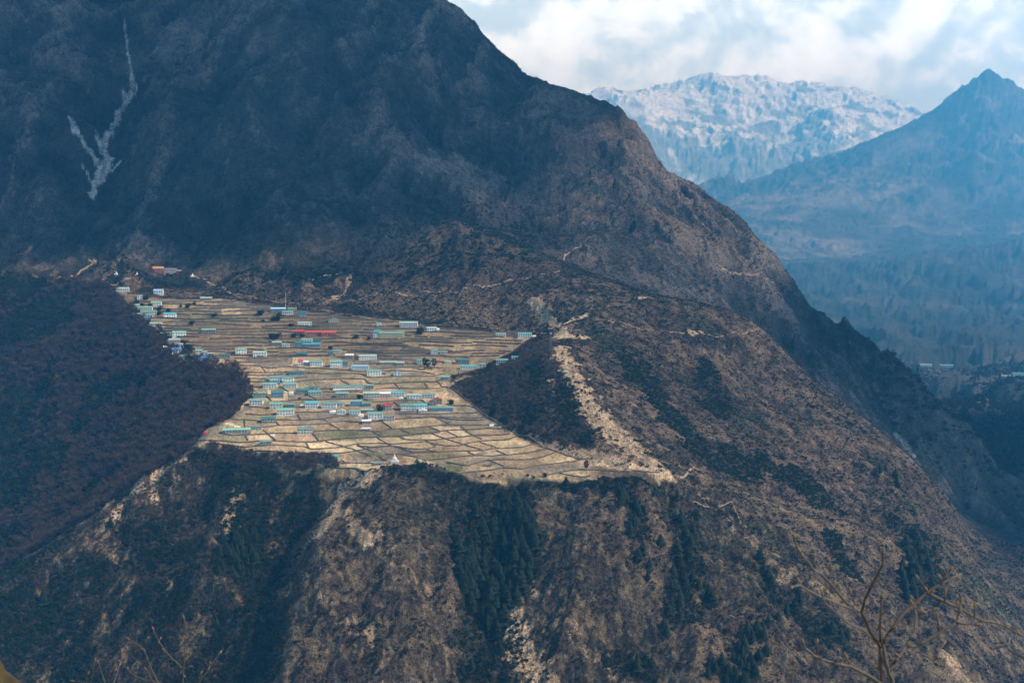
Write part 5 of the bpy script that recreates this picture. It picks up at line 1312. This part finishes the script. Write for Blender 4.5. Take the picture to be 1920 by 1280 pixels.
 (v3(518, 624, 406, 454), 'dark', 'stone', 'stone house with dark green roof alone above the long gabled building'),
 (v3(225, 438, 492, 533), 'bright', 'stone', 'long low stone building with bright green roof near the village corner', dict(floors=1, nwin=9)),
 (v3(430, 520, 481, 506), 'dark', 'pale', 'small dark green roof behind the long low stone building', dict(cat='shed')),
 (v3(786, 902, 484, 535), 'green', 'pale', 'two-storey plaster house with green roof alone in the front fields'),
 (v3(505, 596, 584, 612), 'green', 'stone', 'ruinous stone shed with green roof on the lowest terrace wall', dict(cat='shed')),
 (v3(1022, 1098, 694, 728), 'teal', 'pale', 'pale teal hut at the end of the leafless trees on the lip', dict(cat='hut')),
 (v3(1365, 1426, 746, 768), 'green', 'stone', 'small low green-roofed hut just below the white stupa', dict(cat='hut')),
 (v3(680, 704, 218, 232), 'white', 'white', 'small white shelter beside the deep teal roof', dict(cat='hut')),
]
for h_ in HS:
    kw = h_[4] if len(h_) > 4 else {}
    kw = dict(kw)
    if h_[1] == 'red' and h_[2] == 'maroon': kw['frame'] = MATS['whitewash']
    house(*h_[0], h_[1], h_[2], h_[3], **kw)
# monastery above the village
house(286, 306, 500, 512.5, 'gold', 'maroon', 'dark red monastery hall with ochre roof above the village', 3, frame=MATS['whitewash'], dmin=2300, nwin=5, cat='monastery', name='monastery_hall', grp='monastery buildings', ang=0)
house(306.5, 331, 503, 513.5, 'stone', 'pink', 'pinkish long monastery wing joined to the dark red hall', 2, dmin=2300, nwin=8, cat='monastery', name='monastery_wing', grp='monastery buildings', ang=0)
house(330, 339, 506, 513.5, 'stone', 'maroon', 'small end block of the monastery wing', 2, dmin=2300, nwin=2, cat='monastery', name='monastery_wing', grp='monastery buildings', ang=0)
house(1725, 1748, 682, 687, 'sky', 'white', 'long white building in the far village beyond the gorge, nearer the mountain', 1, dmin=3000, nwin=6, grp='houses beyond the gorge')
house(1758, 1788, 683, 688, 'sky', 'white', 'long blue-roofed building in the far village beyond the gorge', 1, dmin=3000, nwin=8, grp='houses beyond the gorge')
house(1878, 1896, 703, 708, 'grey', 'white', 'white building with grey roof on the far shelf by the picture edge', 1, dmin=3000, nwin=5, grp='houses beyond the gorge')
house(1900, 1922, 698, 706, 'teal', 'white', 'larger pale teal building on the far shelf by the picture edge', 2, dmin=3000, nwin=5, grp='houses beyond the gorge')
house(1671, 1680, 662, 668, 'red', 'white', 'tiny red-roofed house beyond the gorge', 1, dmin=3000, nwin=3, grp='houses beyond the gorge')

# ------------------------------------------------------------------ stupas, cairns, poles, mast, tarpaulins, yaks
def stupa(X, Y, w, h, mats, label, name='stupa', cat='stupa', dmin=1500):
    p_ = hit(X, Y, dmin); k = p_[1] / F; W = w * k; H = h * k
    o = link(name, None, loc=p_); tag(o, label, cat)
    mb = MB()
    for i, (f, z0, z1) in enumerate(((1, -.8, .14), (.82, .14, .22), (.66, .22, .30))): mb.box(-W / 2 * f, W / 2 * f, -W / 2 * f, W / 2 * f, z0 * H if z0 > 0 else -.8, z1 * H)
    link('base', mb.mesh('base', [mats[0]]), parent=o)
    mb = MB(); mb.ring([((0, 0, H * z), W * r) for z, r in ((.30, .22), (.36, .27), (.44, .28), (.52, .24), (.58, .15), (.60, .10))], 12); link('dome', mb.mesh('dome', [mats[0]], True), parent=o)
    mb = MB(); mb.box(-W * .1, W * .1, -W * .1, W * .1, H * .60, H * .68); mb.ring([((0, 0, H * .68), W * .10), ((0, 0, H * .86), W * .05), ((0, 0, H * .94), W * .025)], 8); mb.ring([((0, 0, H * .94), W * .045), ((0, 0, H * .955), W * .05), ((0, 0, H), W * .008)], 8); link('spire', mb.mesh('spire', [mats[1]]), parent=o)
    return o
M_CREAM = paint('limewash', (.80, .74, .58), .9, .12)
stupa(740, 866, 15, 17, (M_WHITE, M_CREAM), 'white stupa with a tapering spire on the terrace lip')
stupa(782, 866, 9, 10, (M_ROCK, M_ROCK), 'grey stone shrine with pointed top just past the white stupa', 'stone_shrine', 'shrine')
stupa(401, 795, 7, 8, (M_ROCK, M_WHITE), 'small grey and white shrine at the bend of the wood-edge track', 'stone_shrine', 'shrine')
stupa(257, 516, 5, 7, (M_WHITE, M_WHITE), 'tiny white stupa among bushes left of the monastery', dmin=2300)
stupa(218, 514, 6, 6, (M_WHITE, M_CREAM), 'tiny pale stupa at the bend of the trail above the village', dmin=2300)
stupa(361, 518, 6, 6, (M_WHITE, M_WHITE), 'tiny white stupa beside the trail right of the monastery', dmin=2300)
stupa(1082, 596, 9, 8, (M_ROCK, M_ROCK), 'small stone shrine on the saddle where the trails meet', 'stone_shrine', 'shrine')
def block(name, X, Y, w, h, d, mat, label, cat, dmin=1500):
    p_ = hit(X, Y, dmin); k = p_[1] / F; mb = MB(); W = w * k / 2; H = h * k
    vs_ = [(-W, -d / 2, -.5), (W, -d / 2, -.5), (W * .96, d / 2, -.4), (-W * .97, d / 2, -.4), (-W * .93, -d / 2 * .9, H * .7), (W * .9, -d / 2 * .9, H * .62), (W * .88, d / 2 * .8, H), (-W * .9, d / 2 * .85, H * .92), (0, 0, H * 1.05)]
    mb.add(vs_, [(0, 3, 2, 1), (0, 1, 5, 4), (1, 2, 6, 5), (2, 3, 7, 6), (3, 0, 4, 7), (4, 5, 8), (5, 6, 8), (6, 7, 8), (7, 4, 8)])
    o = link(name, mb.mesh(name, [mat]), loc=p_, rz=_r.uniform(-.2, .2)); tag(o, label, cat); return o
block('stone_enclosure_wall', 1052, 697, 28, 3, 1.2, M_CREAM, 'long low pale wall on the crest of the knoll', 'wall')
block('tarpaulin', 511, 817, 9, 3, 3, M_WHITE, 'white tarpaulin at the foot of a field wall', 'tarpaulin')
block('tarpaulin', 547, 739, 9, 5, 4, M_WHITE, 'white domed tarpaulin beside the deep teal roof', 'tarpaulin')
block('tarpaulin', 624, 774, 12, 5, 4, M_WHITE, 'white tarpaulin beside the bright green gable', 'tarpaulin')
block('tarpaulin', 752, 748, 9, 4, 3, M_WHITE, 'white tarpaulin in front of the turquoise roof of the long row', 'tarpaulin')
block('tarpaulin', 492, 756, 5, 3, 3, M_WHITE, 'small white tarpaulin beside the house nearest the leafless wood', 'tarpaulin')
block('tarpaulin', 566, 761, 7, 3, 3, M_WHITE, 'white tarpaulin left of the turquoise-blue roof', 'tarpaulin')
block('tarpaulin', 677, 780, 11, 4, 3, M_WHITE, 'white tarpaulin in front of the green-roofed house by the lane', 'tarpaulin')
block('tarpaulin', 804, 634, 5, 3, 3, ROOFM['gold'], 'orange tarpaulin in the fields below the pale house', 'tarpaulin')
block('tarpaulin', 522, 719, 6, 5, 4, ROOFM['blue'], 'blue tarpaulin leaning between two green roofs', 'tarpaulin')
block('tarpaulin', 922, 798, 9, 3, 3, M_WHITE, 'white tarpaulin by the boundary wall of the right-hand fields', 'tarpaulin')
block('prayer_flag_heap', 386, 813, 7, 5, 3, ROOFM['red'], 'red cloth on the rocks at the village corner', 'cloth')
M_CRAG = simple_mat('crag_stone', (.045, .045, .048), .95, .6, .5)
for X, Y, w, h, lab in [(112, 1062, 30, 26, 'broad grey crag in the dark wood low on the slope'), (160, 1100, 22, 26, 'smaller pale crag below the broad one'), (235, 925, 16, 16, 'dark crag beside the bare rib top'), (645, 950, 14, 11, 'dark boulder on the brown slope below the stupa path'), (760, 880, 12, 10, 'grey boulder in the bushes under the stone shrine'), (1360, 870, 12, 8, 'grey outcrop on the brown spur'), (380, 1170, 12, 14, 'pale crag in the shadowed wood')]:
    p_ = hit(X, Y); k = p_[1] / F; me = rock_mesh('crag', [M_CRAG], int(X)); o = link('crag', me, loc=(p_[0], p_[1] + 2, p_[2] - h * k * .1), rz=X); o.scale = (w * k / 2, w * k / 2.4, h * k * .8); tag(o, lab, 'rock')
M_STEEL = paint('steel', (.12, .16, .2))
def pole(X, Y, h, label, dmin, flag=True):
    p_ = hit(X, Y, dmin); o = link('flag_pole', None, loc=p_); tag(o, label, 'pole'); H = h * p_[1] / F
    mb = MB(); mb.ring([((0, 0, -.5), .22), ((.15, 0, H * .5), .17), ((.5, 0, H), .1)], 6); link('mast', mb.mesh('mast', [M_STEEL]), parent=o)
    mb = MB(); n = 14
    for i in range(n):
        z0 = H * (.18 + .78 * i / n); z1 = H * (.18 + .78 * (i + 1) / n); w = .9 + .25 * math.sin(i * 1.3); yy_ = .2 * math.sin(i * 1.7)
        mb.add([(.2, 0, z0), (w, yy_, z0), (w, yy_, z1), (.2, 0, z1), (.2, .05, z0), (w, yy_ + .05, z0), (w, yy_ + .05, z1), (.2, .05, z1)], [(0, 1, 2, 3), (7, 6, 5, 4), (1, 5, 6, 2)])
    link('flag', mb.mesh('flag', [WALLM['pale']]), parent=o)
pole(535, 582, 36, 'tall thin prayer flag pole behind the blue lodge roof', 1500)
def lattice_mast(X, Y, h, label):
    p_ = hit(X, Y, 1500); H = h * p_[1] / F; o = link('lattice_mast', None, loc=p_); tag(o, label, 'mast'); a, b = 1.6, .7
    def crn(i, z): 
        w = a + (b - a) * z / H; return (w * (1, -1, -1, 1)[i], w * (1, 1, -1, -1)[i], z)
    for i in range(4):
        mb = MB(); mb.ring([(crn(i, -.6), .13), (crn(i, H), .10)], 5); link('leg', mb.mesh('leg', [M_STEEL]), parent=o)
    mb = MB(); n = 11
    for j in range(n):
        z0 = H * j / n; z1 = H * (j + 1) / n
        for i in range(4):
            mb.ring([(crn(i, z0), .07), (crn((i + 1) % 4, z1), .07)], 4); mb.ring([(crn(i, z1), .07), (crn((i + 1) % 4, z1), .07)], 4)
    link('bracing', mb.mesh('bracing', [M_STEEL]), parent=o)
    mb = MB()
    for an in (0, 2.1, 4.2): mb.box(*(sorted((math.cos(an) * 1.3 - .2, math.cos(an) * 1.3 + .2))), *(sorted((math.sin(an) * 1.3 - .2, math.sin(an) * 1.3 + .2))), H - 2.4, H + .3)
    link('antenna', mb.mesh('antenna', [M_WHITE]), parent=o)
lattice_mast(1032.5, 660, 37, 'blue-grey lattice radio mast on the crest of the knoll')
def yak(X, Y, rz, label):
    p_ = hit(X, Y, 1500); import bmesh
    bm = bmesh.new(); bmesh.ops.create_uvsphere(bm, u_segments=12, v_segments=8, radius=1)
    for v in bm.verts:
        x, y, z = v.co; v.co = (x * 1.05, y * .42, z * .46 + .85 + .16 * math.exp(-((x - .45) / .3) ** 2) * (z > 0))
    body = bpy.data.meshes.new('body'); bm.to_mesh(body); bm.free()
    mb = MB(); mb.ring([((.8, 0, .95), .3), ((1.15, 0, .85), .22), ((1.35, 0, .62), .18), ((1.5, 0, .45), .12)], 8)
    for sx, sy in ((.62, .22), (.62, -.22), (-.62, .22), (-.62, -.22)): mb.ring([((sx, sy, .75), .16), ((sx, sy, .35), .1), ((sx + .03, sy, -.1), .08)], 6)
    mb.ring([((-1.0, 0, 1.0), .05), ((-1.15, 0, .7), .1), ((-1.12, 0, .35), .12)], 5)
    for s in (-1, 1): mb.ring([((1.2, .14 * s, 1.0), .05), ((1.22, .34 * s, 1.08), .04), ((1.3, .38 * s, 1.28), .01)], 5)
    import bmesh as _b
    bm = _b.new(); bm.from_mesh(body); m2 = mb.mesh('q'); bm.from_mesh(m2); bm.to_mesh(body); bm.free()
    body.materials.append(M_YAK)
    o = link('yak', body, loc=p_, rz=rz); tag(o, label, 'yak', 'yaks grazing in the front field')
M_YAK = simple_mat('yak_hair', (.02, .016, .014), .9, .3, 4)
for X, Y, rz in [(907, 874, .3), (910, 873, 2.9), (913, 875, .1), (916, 873, 3.3), (918, 875, .6), (921, 873, 2.6), (920, 870, .4)]:
    yak(X, Y, rz, 'small black yak in the loose herd on the front field')
for X, Y, rz, lab in [(873, 855, .5, 'single black yak in the greenish field above the herd'), (876, 867, 1.2, 'single black yak in the grey field between two walls')]:
    yak(X, Y, rz, lab)
# ------------------------------------------------------------------ the lookout: near ground and leafless shrubs
def near_ground():
    xs = np.linspace(-9, 9, 90); ys = np.linspace(-8, 16.3, 110); XX, YY = np.meshgrid(xs, ys)
    z16 = float(sampleZ(0.0, 16.2)); f = np.clip(YY / 16.2, 0, 1)
    ZZ = -1.62 * (1 - f) + (z16 + .3) * f + fbm(XX / 1.5, YY / 1.5, 4, 301) * .22 + fbm(XX / .3, YY / .3, 3, 305) * .05 - sstep(6.4, 9, np.abs(XX)) * f * 1.5
    global NEARZ
    NEARZ = (xs, ys, ZZ)
    idx = np.arange(XX.size).reshape(XX.shape); q = np.stack([idx[:-1, :-1], idx[:-1, 1:], idx[1:, 1:], idx[1:, :-1]], -1).reshape(-1, 4)
    me = mesh_np('lookout_ground', np.stack([XX, YY, ZZ], -1).reshape(-1, 3), q, True)
    o = link('lookout_ground', me, [simple_mat('lookout_turf', (.11, .09, .045), .95, .5, 6)]); o['kind'] = 'structure'
near_ground()
def near_z(x, y):
    xs, ys, ZZ = NEARZ; return float(ZZ[min(max(int(np.searchsorted(ys, y)), 0), len(ys) - 1), min(max(int(np.searchsorted(xs, x)), 0), len(xs) - 1)])
def mossy_rock():
    import bmesh
    bm = bmesh.new(); bmesh.ops.create_icosphere(bm, subdivisions=5, radius=.55)
    co = np.array([v.co[:] for v in bm.verts])
    d = fbm(co[:, 0] * 4 + co[:, 2] * 3, co[:, 1] * 4, 4, 311) * .07 + fbm(co[:, 0] * 20, co[:, 1] * 20 + co[:, 2] * 17, 3, 315) * .02
    for v, q in zip(bm.verts, d): v.co = v.co * (1 + q / .55); v.co.z *= 1.0 if v.co.z > 0 else 3.0
    me = bpy.data.meshes.new('mossy_rock'); bm.to_mesh(me); bm.free()
    m, n, l, b = new_mat('moss'); pos = n.new('ShaderNodeNewGeometry').outputs['Position']
    r_ = ramp(n, [(.4, (.025, .018, .010)), (.55, (.05, .038, .014)), (.7, (.010, .013, .005))]); l.new(noise_at(n, l, pos, 14, 6, .65), r_.inputs[0]); l.new(r_.outputs[0], b.inputs['Base Color'])
    o = link('mossy_rock', me, [m], loc=(-1.93, 4.0, -1.63)); tag(o, 'blurred mossy rock in the bottom corner of the lookout', 'rock')
mossy_rock()
M_TW = simple_mat('twig_bark', (.085, .07, .058), .8, .35, 60); M_TW_RED = simple_mat('young_twig', (.06, .042, .034), .7, .3, 60); M_BUD = simple_mat('bud', (.16, .10, .055), .6, .25, 80)
def bud_mesh():
    mb = MB(); mb.ring([((0, 0, -.004), .0015), ((0, 0, .002), .0024), ((0, 0, .007), .0032), ((0, 0, .011), .0022), ((0, 0, .014), .0005)], 8); return mb.mesh('bud', [M_BUD], True)
BUD = bud_mesh()
def shrub(name, label, lines, buds, conv, D0, root, r0):
    a = P(*conv(*root), D0); gx, gy = a[0], a[1]; gz = near_z(gx, gy) - .05
    o = link(name, None, loc=(gx, gy, gz)); tag(o, label, 'shrub')
    r = random.Random(9)
    mb = MB(); mb.ring([((0, 0, 0), r0 * 2.6), ((.02, .01, (a[2] - gz) * .5), r0 * 2.0), ((0, 0, a[2] - gz), r0 * 1.5)], 8); link('stem', mb.mesh('stem', [M_TW], True), parent=o)
    for ln in lines:
        w, mat, dd, q = ln[0], ln[1], ln[2], ln[3:]
        n = len(q); pr = []
        for i, (x, y) in enumerate(q):
            X, Y = conv(x, y); D = D0 + dd * i / max(n - 1, 1)
            p_ = P(X, Y, D); pr.append(((p_[0] - gx, p_[1] - gy, p_[2] - gz), r0 * w * (1 - .45 * i / max(n - 1, 1))))
        # round the corners
        sm_ = []
        for i in range(len(pr)):
            sm_.append(pr[i])
            if i < len(pr) - 1:
                (p0, ra), (p1, rb) = pr[i], pr[i + 1]; sm_.append((tuple((u + v) / 2 + r.uniform(-.0012, .0012) for u, v in zip(p0, p1)), (ra + rb) / 2 * 1.02))
        mb = MB(); mb.ring(sm_, 7); link('branch', mb.mesh('branch', [mat], True), parent=o)
        (e, _), (f, _) = pr[-1], pr[-2]
        d = (Vector(e) - Vector(f)).normalized(); b = link('bud', BUD, parent=o, loc=e); b.rotation_euler = d.to_track_quat('Z', 'Y').to_euler(); b.scale = (r.uniform(.9, 1.2),) * 3
    for x, y in buds:
        X, Y = conv(x, y); p_ = P(X, Y, D0 + .02); b = link('bud', BUD, parent=o, loc=(p_[0] - gx, p_[1] - gy, p_[2] - gz)); b.rotation_euler = (r.uniform(-.8, .8), r.uniform(-.9, .9), 0); b.scale = (r.uniform(.7, 1.1),) * 3
cR = lambda x, y: (1440 + x / 4, 960 + y / 4)
T, U = M_TW, M_TW_RED
shrub('leafless_shrub', 'blurred leafless shrub with orange-brown buds close to the camera', [
 (1.5, T, 0, (945, 1400), (930, 1270), (905, 1200), (880, 1120), (868, 1030), (850, 970)), (1.3, U, 0, (850, 1400), (850, 1260), (845, 1160), (838, 1060), (840, 960)),
 (1.2, T, .1, (905, 1195), (960, 1110), (1010, 1040), (1060, 960), (1100, 890), (1110, 790), (1100, 720)), (1.1, T, .05, (1045, 1000), (1110, 1000), (1180, 965), (1270, 915), (1360, 860), (1410, 825), (1425, 760), (1445, 690)),
 (1.2, U, .15, (860, 980), (910, 900), (975, 810), (1040, 735), (1100, 690), (1180, 610), (1290, 540), (1350, 510), (1420, 475)), (1.0, T, .2, (1190, 600), (1300, 655), (1420, 710), (1540, 780), (1620, 815), (1700, 825), (1790, 860), (1880, 910), (1960, 945)),
 (1.1, U, -.1, (845, 1010), (820, 970), (770, 900), (740, 830), (700, 750), (730, 640), (770, 560), (820, 470), (860, 390), (862, 300)), (.9, T, -.5, (695, 745), (620, 700), (540, 620), (480, 545), (400, 460), (340, 430), (250, 320), (210, 240), (195, 180)),
 (.8, T, -.6, (690, 740), (560, 700), (440, 650), (340, 605), (240, 545), (180, 560)), (1.1, T, -.2, (860, 1300), (780, 1240), (700, 1195), (620, 1155), (520, 1135), (430, 1110), (340, 1070), (280, 1020), (260, 970)),
 (.9, U, -.3, (845, 960), (840, 880), (845, 780), (850, 700), (855, 630)), (.7, U, 0, (1280, 890), (1270, 795)), (.7, U, 0, (1325, 665), (1327, 610)), (.6, T, 0, (1310, 680), (1258, 718)), (.7, U, 0, (1550, 780), (1550, 710)), (.7, U, 0, (1190, 590), (1130, 500)),
 (.8, T, 0, (1290, 540), (1355, 450)), (.6, U, 0, (610, 1150), (595, 1105)), (.6, U, 0, (360, 1075), (368, 990)), (.7, U, -.4, (325, 410), (348, 320)), (.7, U, 0, (1410, 825), (1480, 840), (1560, 840)), (.6, T, 0, (1100, 715), (1150, 738)),
 (.9, T, .3, (1990, 1120), (1820, 1040), (1790, 1000), (1700, 1020)), (.6, T, .3, (1790, 1000), (1750, 950)), (.6, T, .3, (1800, 1000), (1812, 945)), (.7, T, -.5, (800, 960), (700, 870), (600, 830), (520, 760), (430, 680), (400, 590)), (.7, U, .2, (1040, 1080), (1110, 1040), (1250, 1110), (1320, 985))],
 [(205, 235), (240, 310), (395, 455), (480, 545), (500, 600), (540, 575), (625, 605), (650, 690), (430, 575), (290, 580), (240, 525), (330, 500), (470, 425), (540, 680), (565, 700), (780, 525), (835, 430), (865, 375), (850, 770), (845, 770), (820, 880), (880, 880), (1085, 690), (1090, 650), (1190, 590), (1225, 605), (1295, 490), (1420, 700), (1425, 765), (1790, 855), (860, 1060), (850, 1150), (835, 1180), (870, 1200), (805, 975), (850, 1200), (1645, 800), (1720, 825), (1880, 905), (1250, 1100), (915, 1100), (980, 1080), (170, 435), (345, 560), (440, 570)], cR, 3.1, (930, 1420), .0037)
cL = lambda x, y: (x / 4.364, 1060 + y / 4.364)
shrub('twiggy_shrub', 'thin leafless twigs with small yellow buds rising from the bottom edge', [
 (.8, T, 0, (1495, 1100), (1495, 980), (1500, 850), (1510, 750), (1515, 650), (1525, 500), (1505, 430)), (.7, T, .1, (1500, 850), (1420, 770), (1350, 690), (1300, 620), (1255, 520)), (.8, T, 0, (1330, 1060), (1290, 960), (1240, 850), (1200, 740), (1175, 680), (1120, 640), (1055, 600)),
 (.5, U, 0, (1180, 665), (1205, 605)), (.6, T, 0, (1290, 950), (1180, 935), (1090, 890), (1040, 840), (990, 790)), (.5, T, 0, (1500, 850), (1545, 830)), (.6, T, .1, (870, 1040), (860, 960), (830, 870), (805, 790)), (.6, T, 0, (740, 1060), (745, 960), (760, 880), (775, 780)),
 (.6, T, .2, (920, 1050), (930, 960), (960, 880), (980, 810)), (.5, T, 0, (690, 1040), (700, 960), (720, 890)), (.5, T, 0, (740, 1000), (690, 955), (600, 943)), (.5, U, 0, (860, 930), (900, 890), (930, 830)), (.6, U, .1, (1560, 1040), (1690, 870), (1795, 720)), (.5, U, 0, (1620, 950), (1640, 890)), (.6, T, 0, (1260, 1000), (1255, 950), (1220, 890), (1195, 850)), (.5, U, .1, (1700, 860), (1722, 795)),
 (.9, T, 0, (1250, 1420), (1330, 1200), (1330, 1060)), (.9, T, 0, (1250, 1420), (1480, 1250), (1495, 1100)), (.9, T, 0, (1250, 1420), (950, 1200), (870, 1040)), (.8, T, 0, (1100, 1320), (760, 1180), (740, 1060)), (.8, T, 0, (1000, 1260), (930, 1150), (920, 1050)), (.8, T, 0, (1400, 1330), (1540, 1180), (1560, 1040)), (.7, T, 0, (740, 1120), (700, 1080), (690, 1040))],
 [(1515, 590), (1340, 690), (1300, 630), (1310, 600), (1180, 690), (1090, 885), (1200, 855), (1475, 880), (1515, 910), (1795, 720), (1720, 800), (1705, 850), (1655, 870), (1510, 600), (1040, 845)], cL, 5.0, (1250, 1420), .0034)

# ------------------------------------------------------------------ opaque clouds out of view, added to shade mountain, ravine and gorge
def cloud(cx, cy, cz, lobes, seed, label):
    import bmesh
    g = np.random.default_rng(seed); bm = bmesh.new()
    for (dx, dy, rx, ry, rz) in lobes:
        n0 = len(bm.verts); r = bmesh.ops.create_icosphere(bm, subdivisions=4, radius=1.0)
        co = np.array([v.co[:] for v in r['verts']])
        d = 1 + .22 * fbm(co[:, 0] * 2 + co[:, 2] * 1.3 + dx, co[:, 1] * 2 + co[:, 2] + dy, 4, seed)
        for v, q in zip(r['verts'], d):
            z = v.co.z * (1.0 if v.co.z > 0 else .28); v.co = (dx + v.co.x * rx * q, dy + v.co.y * ry * q, z * rz * q)
    me = bpy.data.meshes.new('cloud'); bm.to_mesh(me); bm.free(); me.polygons.foreach_set('use_smooth', [True] * len(me.polygons))
    me.materials.append(M_SHADE_CLOUD)
    o = link('cloud', me, loc=(cx, cy, cz)); o['kind'] = 'stuff'; o['label'] = label
M_SHADE_CLOUD = simple_mat('shade_cloud_white', (.85, .86, .88), 1.0, .03, .001, spec=0)
CZ = float(GZ.max()) + 260.0
def over(x, y, z):                              # where a cloud at that height stands to shade the ground point (x, y, z)
    k = (CZ - z) / _dir.z; return x + _dir.x * k, y + _dir.y * k
for (gx, gy, gz), lobes, sd, lab in [
    ((-500, 3060, 250), [(-900, 60, 620, 480, 300), (-350, 0, 640, 460, 330), (200, 60, 560, 430, 280), (-1250, -150, 500, 520, 260), (560, 150, 300, 260, 180), (-100, 350, 600, 380, 260), (-700, -330, 560, 330, 220), (-100, -330, 520, 300, 220), (-1150, -420, 420, 300, 200), (330, -290, 430, 300, 200), (500, -120, 300, 220, 160)], 5, 'flat-based cloud out of view, added to shade the big mountain'),
    ((-830, 2030, -180), [(-160, 60, 300, 330, 190), (-420, -120, 380, 420, 240), (-60, -330, 200, 210, 140), (-560, 260, 360, 360, 220)], 8, 'flat-based cloud out of view, added to shade the wooded ravine'),
    ((1330, 3100, -250), [(0, 0, 330, 520, 230), (120, -420, 240, 330, 200), (300, 500, 420, 600, 260), (-430, -330, 330, 240, 180), (-560, -60, 260, 240, 160)], 11, 'flat-based cloud out of view, added to shade the gorge flank')]:
    a_, b_ = over(gx, gy, gz); cloud(a_, b_, CZ + 120, lobes, sd, lab)
#@@NEXT@@
